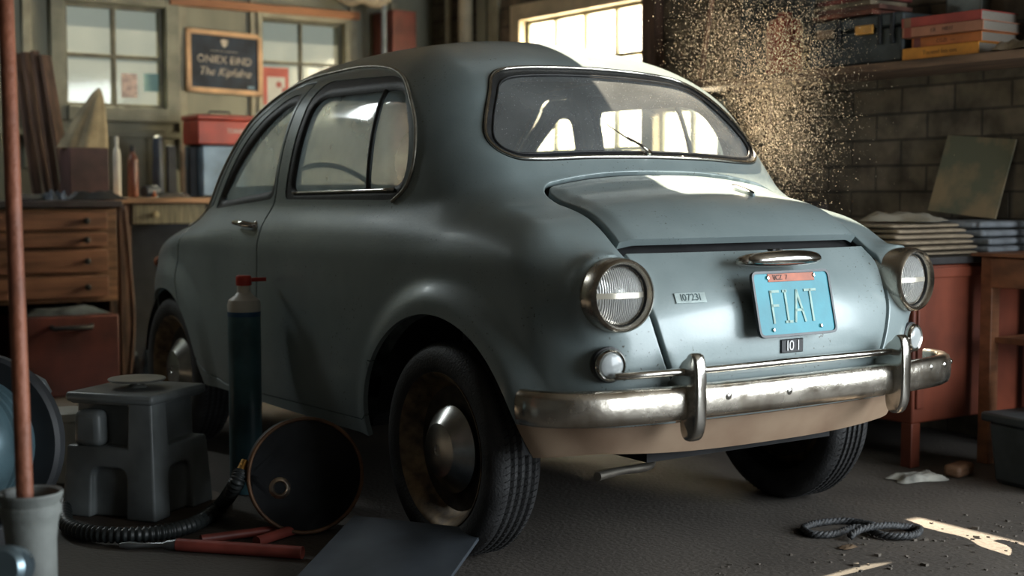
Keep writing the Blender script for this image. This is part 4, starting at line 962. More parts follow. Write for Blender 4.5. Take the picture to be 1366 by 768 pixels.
for y in (.20,.07,-.13,-.19):
    b=MB(); b.box((-.119,y,.125),(.012,.018,.11)); obj('rib',b,M_blk,tb,center=False,bevel=.003)
# magazines on top of the toolbox
TZ=SZ+.192
mg=[(.0,(.26,.085,.05)),(.018,(.16,.07,.05)),(.036,(.25,.20,.13)),(.054,(.20,.045,.035)),(.072,(.17,.15,.10))]
for k,(dz,col) in enumerate(mg):
    b=MB(); b.box((0,0,.0085),(.20,.30 if k<4 else .26,.017)); single('magazine',b,mat('magazine_cover_%d'%k,col,.6,0,.3,9),['lowest red-brown magazine on the grey toolbox','dark brown magazine second from the bottom on the toolbox','tan magazine in the middle of the pile on the toolbox','dark red magazine fourth in the pile on the toolbox','olive magazine topmost on the grey toolbox'][k],'magazine','magazines piled on the grey toolbox',loc=(1.72,.78+.012*(-1)**k,TZ+dz+.0005),rot=(0,0,.05*math.sin(k*2.1)),bevel=.001)
# four books
def book(label,col,dims,loc,rz,txt,txtcol,extra=None,bandc=None):
    t=thing('book',label,'book',loc,(0,0,rz),'books stacked on the wall shelf'); dx,dy,dz=dims; k='_'.join(str(int(c*100)) for c in col)
    m=mat('book_cover_'+k,col,.55,0,.10,12)
    b=MB(); b.box((0,0,.0015),(dx,dy,.003)); b.box((0,0,dz-.0015),(dx,dy,.003)); b.box((-dx/2+.002,0,dz/2),(.004,dy,dz)); obj('cover',b,m,t,center=False,bevel=.001)
    b=MB(); b.box((.001,0,dz/2),(dx-.012,dy-.010,dz-.0065)); obj('pages',b,mat('book_pages',(.25,.22,.18),.85,0,.12,60,stretch=(1,1,40)),t,center=False)
    if bandc is not None:
        b=MB(); b.box((-dx/2-.0003,dy/2-.025,dz/2),(.001,.03,dz*.98)); obj('spine_band',b,mat('band_%s'%k,bandc,.6),t,center=False)
    if txt:
        M=Matrix.Translation((-dx/2-.0006,.0,dz/2))@Matrix(((0,0,-1,0),(-1,0,0,0),(0,1,0,0),(0,0,0,1)))
        textmesh('spine_lettering',txt,dz*.55,mat('ink_%s'%k,txtcol,.6),t,M,ext=.0003)
    return t
z0=SZ+.0008; x0=1.71
book('bottom yellow book of the four stacked on the shelf',(.72,.30,.035),(.22,.325,.043),(x0,.318,z0),.02,'Tocend fen om',(.20,.08,.02))
book('orange book lying on the yellow one in the stack',(.62,.20,.05),(.20,.305,.036),(x0+.006,.300,z0+.0435),-.02,'CGZI   ---',(.18,.06,.03),bandc=(.25,.08,.07))
book('faded salmon book second from the top of the stack',(.46,.20,.12),(.23,.340,.036),(x0-.004,.305,z0+.080),.03,'LB     NILU',(.12,.06,.05),bandc=(.35,.08,.05))
book('dull red book on top of the shelf stack',(.42,.07,.055),(.22,.335,.036),(x0,.318,z0+.1165),.035,'',(.1,.1,.1),bandc=(.30,.16,.10))
b=MB(); b.box((1.865,.40,SZ+.125),(.055,.16,.245)); single('metal_tin',b,mat('grey_green_tin',(.20,.22,.20),.4,.5,.2),'grey-green metal tin standing behind the stacked books','tin',bevel=.008)
b=MB(); b.box((1.845,-.12,SZ+.16),(.10,.42,.32)); single('black_crate',b,M_blk,'black crate at the back of the shelf, right of the books','crate',bevel=.008)
b=MB(); b.grid(crumple(.16,.2,.045,9),18,18,T((1.66,.00,SZ+.001))); single('shop_rag',b,M_pap,'pale crumpled rag at the right end of the shelf by the books','rag',smooth='all')
# red can, dark board and stick at the far end of the shelf
b=MB(); b.lathe([(.070,0),(.074,.006),(.074,.20),(.06,.225),(.03,.235),(.03,.255),(.001,.257)],28,T((1.70,1.17,SZ+.001))); single('paint_can',b,M_red,'round red can on the shelf behind the floating dust','can')
b=MB(); b.box((0,0,.24),(.02,.42,.48)); single('leaning_board',b,mat('slate_board',(.07,.08,.08),.6,0,.3,5),'dark slate-coloured board leaning above the shelf behind the dust','board',loc=(1.80,1.80,SZ-.0),rot=(0,math.radians(7),0),bevel=.003)
bpy.data.objects['leaning_board'].location=(1.81,1.36,SZ+.001)
bpy.data.objects['leaning_board'].rotation_euler=(0,math.radians(7),0)
b=MB(); q0=atx(952,100,1.66); q1=atx(978,-10,1.86); b.tube([(1.63,1.60,SZ+.012),(1.66,1.52,SZ+.58)],.011,10); single('broom_handle',b,M_dkw,'thin wooden stick leaning on the wall above the shelf end','stick')
# --- right-hand cabinet and counter ---
KX,KY=1.216,.094
rc=thing('red_cabinet','low rust-red cabinet on legs right of the car, piled with papers','cabinet',(KX,KY,0))
DX,DY=XR-.01-KX,1.45
M_rcab=mat('rust_red_cabinet',(.155,.035,.016),.5,0,.22,4)
b=MB(); b.box((DX/2,DY/2,.415),(DX,DY,.53)); obj('body',b,M_rcab,rc,center=False,bevel=.006)
b=MB(); b.box((DX/2,DY/2,.695),(DX+.01,DY+.04,.025)); obj('top',b,mat('black_counter_top',(.03,.028,.028),.45,0,.2),rc,center=False,bevel=.004)
for c_,d_ in (((DX/2,-.004,.655),(DX-.04,.012,.035)),((.03,-.004,.42),(.035,.012,.44)),((-.004,DY*.25,.41),(.010,DY*.44,.44)),((-.004,DY*.75,.41),(.010,DY*.44,.44))):
    b=MB(); b.box(c_,d_); obj('panel' if d_[1]>.1 else 'rail',b,M_rcab,rc,center=False,bevel=.003)
for x in (.025,DX-.03):
    for y in (.025,DY-.03): b=MB(); b.box((x,y,.075),(.045,.045,.150),taper=1.0); obj('leg',b,M_rcab,rc,center=False,bevel=.003)
CZ=.7085
# papers
r_=np.random.default_rng(4)
lab=['lowest yellowed newspaper on the cabinet, sticking out over the edge','second yellowed newspaper from the bottom of the pile','third newspaper from the bottom of the yellowed pile','fourth newspaper from the bottom of the yellowed pile','fifth yellowed newspaper, just under the top one','topmost flat newspaper of the yellowed pile']
def fold(w,d,h,seed):
    def fn(u,v):
        a=2*PI*u; sx_=math.copysign(abs(math.cos(a))**.12,math.cos(a)); sy_=math.copysign(abs(math.sin(a))**.12,math.sin(a))
        t=v*PI; rr=math.sin(t)**.10 if 0<v<1 else 0
        wob=.004*math.sin(3*a+seed)+.003*math.sin(5*a+seed*2)
        return ((w/2+wob)*sx_*rr,(d/2+wob)*sy_*rr,h/2-h/2*math.cos(t)+.0015*math.sin(7*sx_+seed))
    return fn
z=CZ
for k in range(6):
    h=[.012,.016,.015,.017,.016,.014][k]; b=MB(); b.grid(fold(.38,.42+.03*math.sin(k),h,k),36,9,cu=True)
    single('newspaper',b,M_pap,lab[k],'newspaper','yellowed newspapers piled on the red cabinet',loc=(KX+.20+.012*math.sin(k*2.3),.34+.01*k,z+.001),rot=(0,0,.10*math.sin(k*1.7)),smooth='all'); z+=h+.0035
b=MB(); b.grid(crumple(.24,.26,.040,44),22,22,T((KX+.22,.33,z+.002),(0,0,.5))); single('crumpled_paper',b,mat('pale_paper',(.29,.26,.20),.85,0,.1,10),'pale crumpled sheet lying on top of the newspaper pile','paper',smooth='all')
z=CZ
for k in range(4):
    h=.026; b=MB(); b.grid(fold(.30,.30,h,k+9),36,9,cu=True)
    single('paper_bundle',b,M_gpap,['lowest grey paper bundle on the cabinet, right of the newspapers','second grey paper bundle from the bottom, right of the newspapers','third grey paper bundle from the bottom, right of the newspapers','topmost grey paper bundle, right of the newspapers'][k],'paper','grey paper bundles on the red cabinet',loc=(KX+.545,.25+.01*k,z+.001),rot=(0,0,.08*math.sin(k*1.3)),smooth='all'); z+=h+.0035
# leaning map board
def mapmat():
    m=mat('mottled_map_paper',(.36,.27,.16),.8,0,scale=6,col2=(.17,.175,.12),thr=(.42,.58)); return m
bb=(atx(1240,300,1.72)+atx(1332,296,1.72))/2
p0=atx(1240,298,1.70); p1=atx(1335,298,1.70); t0=atx(1276,206,1.86); t1=atx(1350,208,1.86)
b=MB(); ylo,yhi=p1[1],p0[1]; hh=.30
b.box((0,0,hh/2),(.008,yhi-ylo,hh)); single('map_board',b,mapmat(),'tan mottled map on board leaning against the block wall behind the papers','board',loc=(1.812,(ylo+yhi)/2+.10,.840),rot=(math.radians(5),math.radians(15),0),bevel=.001)
b=MB(); b.box((0,0,.30),(.03,.28,.60)); single('leaning_screen',b,mat('black_green_panel',(.02,.026,.024),.6,0,.3),'tall black screen leaning on the wall right of the map','screen',loc=(1.80,-.10,.7045),rot=(0,math.radians(5),0),bevel=.004)
# dark case behind the dust
b=MB(); b.box((1.55,1.22,CZ+.09),(.42,.52,.18)); single('dark_case',b,mat('dark_brown_case',(.05,.038,.03),.6,0,.3),'low dark case at the far end of the red cabinet top','case',bevel=.02)
# wooden table at the right edge
p=aty(1323,342,-.02); TX=p[0]; tt=thing('wooden_table','orange-brown wooden table cut off by the right edge of the photo','table',(TX,-.02,0))
M_tab=mat('orange_pine',(.24,.095,.042),.55,0,.18,5,stretch=(.6,2,4))
zt=p[2]
b=MB(); b.box((.16,-.10,zt+.004),(.36,.30,.012)); obj('top',b,M_tab,tt,center=False,bevel=.003)
b=MB(); b.box((.17,-.23,zt-.055),(.34,.02,.10)); b2=MB(); b2.box((.005,-.12,zt-.055),(.02,.20,.10)); obj('apron',b,M_tab,tt,center=False,bevel=.003); obj('apron',b2,M_tab,tt,center=False,bevel=.003)
for x in (.025,.31):
    for y in (-.22,-.0): b=MB(); b.box((x,y,(zt-.003)/2),(.045,.045,zt-.003)); obj('leg',b,M_tab,tt,center=False,bevel=.003)
b=MB(); b.box((.165,-.11,zt-.285),(.28,.19,.018)); obj('lower_shelf',b,M_tab,tt,center=False)
tt.location=(TX+.02,.015,0)
# bins on the floor at the right
g0=atz(1300,641); t=thing('storage_bin','dark grey plastic bin with a wide rim on the floor at the right edge','bin',(g0[0]+.16,g0[1]-.20,0),(0,0,math.radians(-8)))
b=MB(); b.box((0,0,.10),(.30,.26,.20),taper=1.12); obj('body',b,mat('dark_grey_bin',(.055,.065,.07),.5,0,.2),t,center=False,bevel=.015)
b=MB(); b.box((0,0,.212),(.365,.325,.030)); obj('rim',b,mat('dark_grey_bin',(.055,.065,.07)),t,center=False,bevel=.008)
b=MB(); b.box((.05,.0,.0505),(.20,.20,.10),taper=.94); single('black_box',b,M_blk,'black box sitting on the grey bin at the right edge','box',loc=(g0[0]+.16,g0[1]-.20,.228),bevel=.008)
# floor odds and ends
p=atz(1225,640); b=MB(); b.grid(crumple(.17,.09,.03,51),20,20,T((p[0],p[1],.001),(0,0,-.3))); single('floor_rag',b,mat('dirty_white_rag',(.34,.33,.29),.9,0,.3,12),'dirty white rag on the floor beside the red cabinet leg','rag',smooth='all')
p=atz(1279,634); b=MB(); b.box((0,0,.02),(.11,.06,.04)); single('wood_block',b,M_wood,'brown wood block on the floor behind the white rag','block',loc=(p[0],p[1],.001),rot=(0,0,.2),bevel=.012)
rp=[(1166,705),(1130,699),(1092,702),(1072,709),(1084,717),(1112,717),(1136,709),(1156,711),(1176,719),(1204,721),(1222,717),(1226,710),(1208,708),(1184,714),(1150,718),(1134,722)]
rz=[.010,.010,.010,.010,.010,.010,.010,.012,.012,.012,.011,.010,.012,.028,.026,.014]
cp=capsule_path([(*atz(x,y,.0)[:2],z_) for (x,y),z_ in zip(rp,rz)],10)
cp=np.array(cp); b=MB()
for s_ in range(3):
    pts=[]
    L=np.r_[0,np.cumsum(np.linalg.norm(np.diff(cp,axis=0),axis=1))]
    for i,q in enumerate(cp):
        t_=cp[min(i+1,len(cp)-1)]-cp[max(i-1,0)]; t_/=np.linalg.norm(t_); n1=np.cross(t_,[0,0,1]); n1/=np.linalg.norm(n1); a=L[i]/.020*2*PI*.5+s_*2*PI/3
        pts.append(tuple(q+n1*math.cos(a)*.0048+np.array([0,0,1])*math.sin(a)*.0048))
    b.tube(pts,.0058,8)
single('rope_coil',b,mat('black_braided_rope',(.05,.052,.055),.6,0,.3,90,.3,200),'short black braided rope curled on the floor behind the bumper','rope',smooth='all')
p=atz(1131,731); b=MB(); b.grid(crumple(.055,.03,.010,61),10,10,T((p[0],p[1],.001))); single('dead_leaf',b,mat('brown_leaf',(.12,.075,.04),.8),'small brown dead leaf on the floor in front of the rope','leaf',smooth='all')
# scattered grit: individual chips too small and many to count
g=MB(); r_=np.random.default_rng(12)
for _ in range(500):
    x=r_.uniform(-.5,1.1); y=r_.uniform(-1.2,-.42); s=r_.uniform(.0012,.0045)*(1 if r_.random()<.9 else 2); g.box((x,y,s*.4),(s*2,s*1.6,s),rot=(0,0,r_.uniform(0,3)))
single('floor_grit',g,mat('floor_grit',(.13,.11,.09),.9),'fine grit and crumbs scattered on the concrete behind the car','grit',kind='stuff',smooth=None)
# --- left foreground ---
# moulded step stool
sc_=atz(203,684); ST=thing('step_stool','dark grey moulded plastic step stool with arched cut-outs left of the car','stool',(sc_[0]-.02,sc_[1]+.05,0),(0,0,math.radians(37)))
def arch_panel(mb,cx,z0,w,h,dep,M):
    pts=rounded([(-w/2,0),(w/2,0),(w/2,h),(-w/2,h)],[0,0,.04,.04],7); mb.prism([(x+cx,y+z0) for x,y in pts],dep,M)
H=.385
b=MB(); b.box((0,0,.190),(.35,.35,.38),taper=.86); base=obj('body',b,M_gplast,ST,center=False,smooth=None)
cut=MB()
for k in range(4):
    R_k=Matrix.Rotation(k*PI/2,4,'Z')
    arch_panel(cut,-.015 if k!=3 else .0,-.01,.13,.165,.08,R_k@T((0,-.145,0),(PI/2,0,0)))
co_=obj('cutter',cut,None,ST,center=False,smooth=None)
cut2=MB()
for k in range(4): cut2.box(((-.085 if k==3 else (.085 if k==0 else 0)),-.158,.283),(.30 if k in (0,3) else .165,.095,.128),M=Matrix.Rotation(k*PI/2,4,'Z'))
c2_=obj('cutter',cut2,None,ST,center=False,smooth=None)
for c_ in (co_,c2_):
    bo=base.modifiers.new('cut','BOOLEAN'); bo.object=c_; bo.operation='DIFFERENCE'; bo.solver='EXACT'
bv=base.modifiers.new('soft','BEVEL'); bv.width=.013; bv.segments=4; bv.limit_method='ANGLE'; bv.angle_limit=math.radians(35)
dg=bpy.context.evaluated_depsgraph_get(); bm_=bpy.data.meshes.new_from_object(base.evaluated_get(dg)); base.modifiers.clear(); base.data=bm_
for c_ in (co_,c2_): bpy.data.objects.remove(c_)
for p_ in base.data.polygons: p_.use_smooth=True
base.data.set_sharp_from_angle(angle=math.radians(40))
b=MB(); b.box((-.130,.085,.272),(.070,.105,.112),taper=.9); obj('step_ledge',b,M_gplast,ST,center=False,bevel=.022,seg=3)
b=MB(); b.box((0,0,.368),(.325,.325,.030)); obj('top',b,M_gplast,ST,center=False,bevel=.012,seg=3)
b=MB(); b.lathe([(.030,0),(.026,.004),(.016,.010),(.016,.016),(.078,.020),(.082,.024),(.080,.0265),(.001,.0265)],40,T((sc_[0]-.02,sc_[1]+.05,H*.92-.001))); single('metal_plate',b,mat('dull_aluminium_plate',(.36,.36,.33),.4,.6,.1),'round pale metal plate on a short foot on top of the step stool','plate')
b=MB(); b.lathe([(.001,0),(.255,0),(.262,.008),(.255,.016),(.235,.010),(.001,.008)],56,T((sc_[0]-.02,sc_[1]+.05,0.0005))); ST.location.z=.0095; ST.scale=(.88,.88,.92)
single('drip_tray',b,mat('brown_drip_tray',(.085,.06,.042),.7,0,.3,6),'round brown drip tray on the floor under the step stool','tray')
bpy.data.objects['metal_plate'].location.z+=.0095
# corrugated hose round the stool
hp=[(86,672,.03),(90,700,.028),(130,712,.028),(200,712,.028),(255,700,.028),(292,676,.03),(312,650,.07),(322,628,.11)]
pts=[]
for x,y,z_ in hp:
    q=atz(x,y,z_) if z_<.04 else None
    if q is None: q=atd(x,y,3.62)
    pts.append(tuple(q))
q=pts[-1]
cp=capsule_path(pts,34); b=MB(); b.tube([tuple(p) for p in cp],[.022 if (i//2)%2 else .0175 for i in range(len(cp))],14); hs=thing('vacuum_hose','black corrugated hose curling round the step stool to the drum','hose',(0,0,0)); 
obj('tube',b,mat('black_hose',(.025,.03,.03),.45,0,.2),hs,center=False,smooth='all')
e1=Vector(cp[-1]); e0=Vector(cp[-6]); dv=(e1-e0).normalized(); b=MB(); b.tube([tuple(e1-dv*.005),tuple(e1+dv*.03)],[.015,.012],14); obj('brass_fitting',b,mat('brass',(.60,.34,.10),.35,.9),hs,center=False)
# drum lying open towards the camera
dc=atd(408,640,3.64); dz=dc[2]; R_=.158
ax_=Vector((CAM[0]-dc[0],CAM[1]-dc[1],.45)).normalized(); ax_=Vector((ax_.x+.12,ax_.y,ax_.z)).normalized()
MQ=Matrix.Translation((dc[0],dc[1],R_+.004+0.0))@ax_.to_track_quat('Z','Y').to_matrix().to_4x4()
DR=thing('metal_drum','shallow dark drum with a rusty rim lying open beside the rear tyre','drum',(0,0,0))
b=MB(); b.lathe([(R_*.97,0),(R_*.965,-.11),(R_*.93,-.125),(.001,-.125),(.001,-.118),(R_*.90,-.118),(R_*.94,-.105),(R_*.945,0)],64,MQ); obj('shell',b,M_blk,DR,center=False)
b=MB(); b.tube([(R_*.965*math.cos(a),R_*.965*math.sin(a),.001) for a in np.linspace(0,2*PI,72,endpoint=False)],.0055,8,closed=True,M=MQ); obj('rim',b,mat('rusty_drum_rim',(.20,.105,.055),.55,.4,.3,12),DR,center=False,smooth='all')
gp=[]
for k in range(7):
    for da,rr in ((-.32,.050),(-.19,.072),(.13,.072),(.26,.050)): a=2*PI*k/7+da; gp.append((rr*math.cos(a),rr*math.sin(a)))
gl=(-.070,-.030,-.045)
GE=thing('gear_wheel','seven-toothed steel gear with a bright hub resting inside the drum','gear',(0,0,0)); 
b=MB(); b.prism(gp,.016,MQ@T(gl)); obj('toothed_disc',b,mat('dark_gear_steel',(.42,.38,.33),.5,.1,.2),GE,center=False,bevel=.002)
b=MB(); b.lathe([(.014,.012),(.014,.044),(.020,.050),(.029,.046),(.033,.034),(.033,.014)],32,MQ@T(gl),closed=True); obj('hub',b,mat('bright_hub_steel',(.62,.52,.42),.3,1.,.1),GE,center=False,smooth=50)
# red tubular tool
RT=thing('red_pry_bar','red-handled steel tool frame lying on the floor in front of the stool','tool',(0,0,0))
P_=lambda x,y,z=.017:tuple(atz(x,y,z))
b=MB(); b.tube([P_(236,726),P_(404,737)],.0165,16); obj('grip',b,M_red2:=mat('faded_red_tube',(.26,.055,.04),.5,0,.2,9),RT,center=False,bevel=.002)
b=MB(); b.tube([P_(268,719,.014),P_(378,705,.014)],.012,14); obj('side_tube',b,M_red2,RT,center=False)
b=MB(); b.tube([P_(342,722,.016),P_(398,704,.016)],.014,14); obj('cross_tube',b,M_red2,RT,center=False)
b=MB(); b.tube([P_(160,727,.012),P_(172,727,.012),P_(190,727,.012),P_(218,727,.014),P_(224,727,.015),P_(237,726,.017)],[.006,.010,.006,.008,.013,.0145],14); obj('steel_shaft',b,M_steel,RT,center=False)
# leaning steel plate by the tyre
TL=Vector(atz(472,692,.085)); TR_=Vector(atz(646,711,.085)); BL=Vector(atz(440,803,.0)); 
u_=(TR_-TL); v_=(BL-TL); v_=v_-u_*(v_.dot(u_)/u_.dot(u_))*.75; nn=u_.cross(v_).normalized()
if nn.z<0: nn=-nn
b=MB(); th=nn*.010; c8=[TL,TR_,TR_+v_,TL+v_]; vs=[tuple(p-th) for p in c8]+[tuple(p) for p in c8]; b.add(vs,[(0,3,2,1),(4,5,6,7),(0,1,5,4),(1,2,6,5),(2,3,7,6),(3,0,4,7)])
zmin=min(v[2] for v in b.v); b.v=[(x,y,z-zmin+.0005) for x,y,z in b.v]
single('steel_plate',b,mat('dark_blue_steel_plate',(.055,.065,.078),.45,.3,.2,6),'dark blue-grey plate tilted against the rear tyre at the bottom edge','plate',bevel=.0015)
# tall gas bottle
gc_=atz(333,655); GB=thing('gas_bottle','tall slim teal bottle with white shoulder and red nozzle beside the door','bottle',(gc_[0]-.01,gc_[1],0))
hG=aty(330,367,gc_[1])[2]; M_teal=mat('dusty_teal_enamel',(.06,.14,.165),.35,0,.25,6,rvar=.1)
s=hG
b=MB(); b.lathe([(.045,0),(.050,.012),(.050,s-.122),(.0495,s-.118)],40); obj('cylinder',b,M_teal,GB,center=False)
b=MB(); b.lathe([(.0505,s-.125),(.0510,s-.110)],40); obj('collar_band',b,mat('blue_collar_band',(.03,.10,.20),.4),GB,center=False)
b=MB(); b.lathe([(.050,s-.112),(.051,s-.090),(.047,s-.075),(.030,s-.062),(.021,s-.052),(.020,s-.028),(.001,s-.028)],36); obj('shoulder',b,mat('milky_white_plastic',(.62,.60,.54),.4,0,.05),GB,center=False)
b=MB(); b.lathe([(.023,s-.031),(.024,s-.028),(.024,s-.006),(.021,s),(.001,s)],28); b.box((.045,.0,s-.014),(.055,.014,.012)); obj('nozzle',b,mat('red_plastic_cap',(.60,.05,.03),.35),GB,center=False,bevel=.002)
# white bucket
bc=atz(97,640); b=MB(); BK=thing('white_bucket','small white bucket with a lid on the floor behind the grey pot','bucket',(bc[0]-.01,bc[1],0))
b.lathe([(.058,0),(.062,.004),(.073,.205)],32); obj('body',b,M_white,BK,center=False)
b=MB(); b.lathe([(.073,.200),(.080,.202),(.081,.226),(.074,.230),(.001,.226)],32); obj('lid',b,M_white,BK,center=False)
# motor with black flange
mc=atd(-30,590,2.95); MO=thing('electric_motor','blue-grey electric motor with a black round flange at the left edge','motor',(0,0,0))
axm=Vector((-.62,-.70,.06)).normalized(); mzc=.205
MM=Matrix.Translation((mc[0]+.0,mc[1]+.0,mzc+.14))@axm.to_track_quat('Z','Y').to_matrix().to_4x4()
zc_=mc[2]
MM=Matrix.Translation((mc[0],mc[1],zc_))@axm.to_track_quat('Z','Y').to_matrix().to_4x4()
b=MB(); b.lathe([(.001,-.02),(.190,-.02),(.196,-.012),(.196,.012),(.188,.02),(.14,.02)],64,MM); obj('flange',b,M_blk,MO,center=False)
b=MB(); b.lathe([(.14,.018),(.148,.03),(.148,.04),(.140,.045),(.140,.055),(.148,.06),(.148,.07),(.140,.075),(.140,.085),(.148,.09),(.148,.10),(.140,.105),(.140,.12),(.152,.125),(.152,.15),(.135,.185),(.08,.205),(.001,.21)],48,MM); obj('housing',b,mat('blue_grey_motor_paint',(.085,.145,.17),.3,.4,.15),MO,center=False)
b=MB(); b.box((mc[0],mc[1],(zc_-.17)/2),(.16,.16,zc_-.17)); obj('foot',b,M_blk,MO,center=False,bevel=.01)
jb=atd(52,518,3.05); b=MB(); b.tube([tuple(atd(40,508,3.02)),tuple(atd(50,516,3.03)),tuple(atd(62,528,3.04))],[.020,.024,.016],14); obj('terminal_cover',b,M_steel,MO,center=False)
# fluted pot and rusty pole in front
pc=atd(40,655,2.42); PT=thing('grey_pot','tall grey pipe-like pot with a rolled rim at the lower left','pot',(pc[0],pc[1],0)); zr=pc[2]
M_pot=mat('chalky_grey_pot',(.22,.235,.22),.6,0,.2,7,bump=.1)
b=MB(); b.lathe([(.044,0),(.044,zr-.09),(.047,zr-.06),(.050,zr-.045),(.053,zr-.040),(.053,zr-.026),(.050,zr-.022),(.055,zr-.012),(.057,zr-.004),(.055,zr),(.050,zr-.003),(.046,zr-.03),(.040,zr-.10),(.040,.01),(.001,.01)],56); obj('body',b,M_pot,PT,center=False)
p0=atd(33,660,2.42); p1=atd(6,-40,2.42+.03)
dirp=Vector(p1)-Vector(p0); p0v=Vector((pc[0],pc[1],.012)); 
base_=Vector(p0)-dirp*((p0[2]-.02)/dirp.z)
b=MB(); b.tube([tuple(base_),tuple(Vector(p0)),tuple(Vector(p0)+dirp*.5),tuple(Vector(p1)+dirp*.6)],[.0150,.0150,.0142,.0135],20)
single('rusty_pole',b,mat('rusty_red_brown_pole',(.30,.105,.055),.55,.1,scale=9,col2=(.16,.06,.035),thr=(.3,.6),bump=.3,bscale=60),'rust-brown round pole standing in the grey pot at the left edge','pole',smooth='all')
q=atd(6,758,2.25); b=MB(); b.lathe([(.001,-.06),(.030,-.06),(.034,-.05),(.034,-.02),(.038,-.015),(.038,.01),(.030,.02),(.001,.02)],32,T((q[0],q[1],q[2]),(PI/2-.2,0,-.6)))
sup=thing('pipe_fitting','dull steel cylindrical fitting on a block at the bottom left corner','fitting',(0,0,0)); obj('body',b,mat('blue_steel_fitting',(.20,.27,.31),.3,.8,.1),sup,center=False)
b=MB(); b.box((q[0]-.0,q[1]+.02,(q[2]-.036)/2),(.10,.10,q[2]-.036)); obj('block',b,M_blk,sup,center=False,bevel=.004)
# hanging cables and rags below the bench
b=MB(); b.tube(capsule_path([(aty(166,300,3.60)[0],3.60,.86),(aty(170,350,3.6)[0],3.58,.6),(aty(176,430,3.6)[0],3.58,.3),(aty(172,490,3.6)[0],3.60,.02)],6),.012,8); single('hanging_cable',b,M_dwood,'brown cable hanging from the bench beside the drawer cabinet','cable',smooth='all')
b=MB(); p=aty(182,470,3.52); b.grid(crumple(.16,.18,.24,71),22,22,T((p[0]+.03,3.40,.001))); single('rag_heap',b,mat('blue_grey_rags',(.12,.17,.21),.85,0,.4,9),'heap of blue-grey rags on the floor right of the chest','rags',smooth='all')
# floating dust lit by the sun
def dust():
    r=np.random.default_rng(5); n=DUSTN
    cl=[((.50,.28,1.36),(.055,.10,.16),.22),((.66,.22,1.20),(.08,.10,.17),.40),((.56,.16,1.08),(.09,.10,.08),.18),((.80,.22,1.38),(.07,.10,.10),.12),((.70,.22,1.15),(.16,.12,.22),.08)]
    P=np.concatenate([r.normal(c_,s_,(int(n*f),3)) for c_,s_,f in cl])
    keep=(F(P)>.03)&(P[:,2]<2.3)&(P[:,0]<1.5)&(P[:,1]<1.3); P=P[keep]; m=len(P)
    s=np.exp(r.normal(math.log(.00052),.42,m)); s=np.clip(s,.0002,.0018)
    D=np.c_[r.normal(.25,.25,m),r.normal(0,.2,m),-np.ones(m)]; D/=np.linalg.norm(D,axis=1,keepdims=True)
    A=np.cross(D,[0,1.,0]); A/=np.linalg.norm(A,axis=1,keepdims=True); B=np.cross(D,A)
    L=s*r.uniform(1.2,2.6,m)
    V_=np.stack([P+D*L[:,None],P-D*L[:,None],P+A*s[:,None],P-A*s[:,None],P+B*s[:,None],P-B*s[:,None]],1).reshape(-1,3)
    base=np.arange(m)[:,None,None]*6; tri=np.array([(0,2,4),(0,4,3),(0,3,5),(0,5,2),(1,4,2),(1,3,4),(1,5,3),(1,2,5)])[None]
    T_=(base+tri).reshape(-1,3)
    me=bpy.data.meshes.new('dust_cloud'); me.vertices.add(len(V_)); me.vertices.foreach_set('co',V_.ravel()); 
    me.loops.add(len(T_)*3); me.loops.foreach_set('vertex_index',T_.ravel()); me.polygons.add(len(T_)); me.polygons.foreach_set('loop_start',np.arange(len(T_))*3); me.polygons.foreach_set('loop_total',np.full(len(T_),3)); me.update(); me.validate()
    o=link('dust_cloud',me,mat('pale_gold_dust',(.85,.68,.46),.9,0,.05),None)
    tag(o,'cloud of glittering golden dust floating right of the rear window','dust',kind='stuff')
dust()
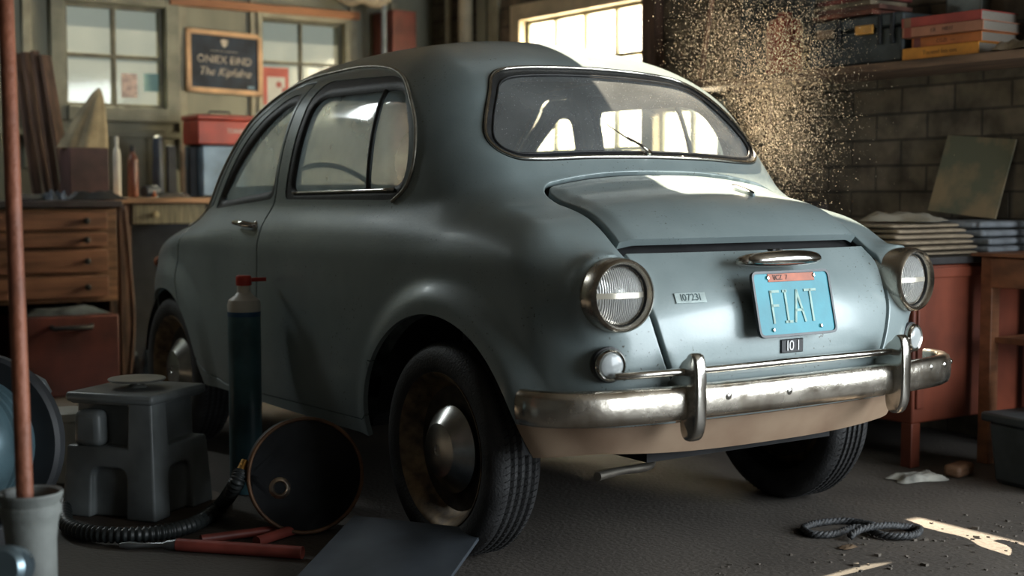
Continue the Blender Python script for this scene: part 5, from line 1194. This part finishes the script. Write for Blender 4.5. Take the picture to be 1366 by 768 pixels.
# ---------- light and camera ----------
def area(name,loc,rot,sx,sy,power,col):
    l=bpy.data.lights.new(name,'AREA'); l.shape='RECTANGLE'; l.size=sx; l.size_y=sy; l.energy=power; l.color=col
    o=bpy.data.objects.new(name,l); C.objects.link(o); o.location=loc; o.rotation_euler=rot; return o
def aim(v): return Vector(v).to_track_quat('-Z','Y').to_euler()
W=bpy.data.worlds.new('sky'); S.world=W; W.use_nodes=True; bg=W.node_tree.nodes['Background']
sky=W.node_tree.nodes.new('ShaderNodeTexSky'); sky.sky_type='HOSEK_WILKIE'; sky.sun_direction=(.5,.6,.6); sky.turbidity=5; sky.ground_albedo=.4
bg.inputs['Color'].default_value=(.86,.91,.88,1); bg.inputs['Strength'].default_value=WORLD
# sun from the right and ahead of the car, through the added ceiling opening and the right-hand window
SUN=(-.10,-.57,-.82)
sl=bpy.data.lights.new('sun','SUN'); sl.energy=SUNE; sl.angle=.009; sl.color=(1,.86,.66); so=bpy.data.objects.new('sun',sl); C.objects.link(so); so.rotation_euler=aim(SUN); so.location=(3,4,5)
# daylight through the big garage door behind the camera and the window on the right
area('garage_door_daylight',(1.05,YF+.02,1.15),aim((-.12,1,-.02)),1.5,2.1,DOORP,(.86,.94,1.0))
area('side_window_daylight',(XR-.02,-2.75,1.3),aim((-1,.35,-.1)),2.2,1.5,SIDEP,(.87,.95,1.0))
area('back_window_daylight',(XR+.16,2.55,1.4),aim((-1,-.1,-.1)),1.7,.95,BWP,(1,.90,.74))
area('shoulder_highlight_fill',(-1.625,3.575,ZC+.06),aim((.15,-.25,-1)),.24,1.3,LEFTP,(.86,.94,.95))  # added strip lamp that draws highlight lines on the left shoulder
cam=bpy.data.cameras.new('camera'); co=bpy.data.objects.new('camera',cam); C.objects.link(co); S.camera=co
cam.sensor_width=36; cam.lens=36*FPX/1366; cam.clip_start=.05
co.location=Vector(CAM); co.rotation_euler=Vector(_d).to_track_quat('-Z','Y').to_euler()
cam.dof.use_dof=True; cam.dof.focus_distance=FOC; cam.dof.aperture_fstop=FST
S.view_settings.view_transform='Standard'; S.view_settings.look='None'; S.view_settings.gamma=1; S.view_settings.exposure=EXPO
S.view_settings.use_curve_mapping=False
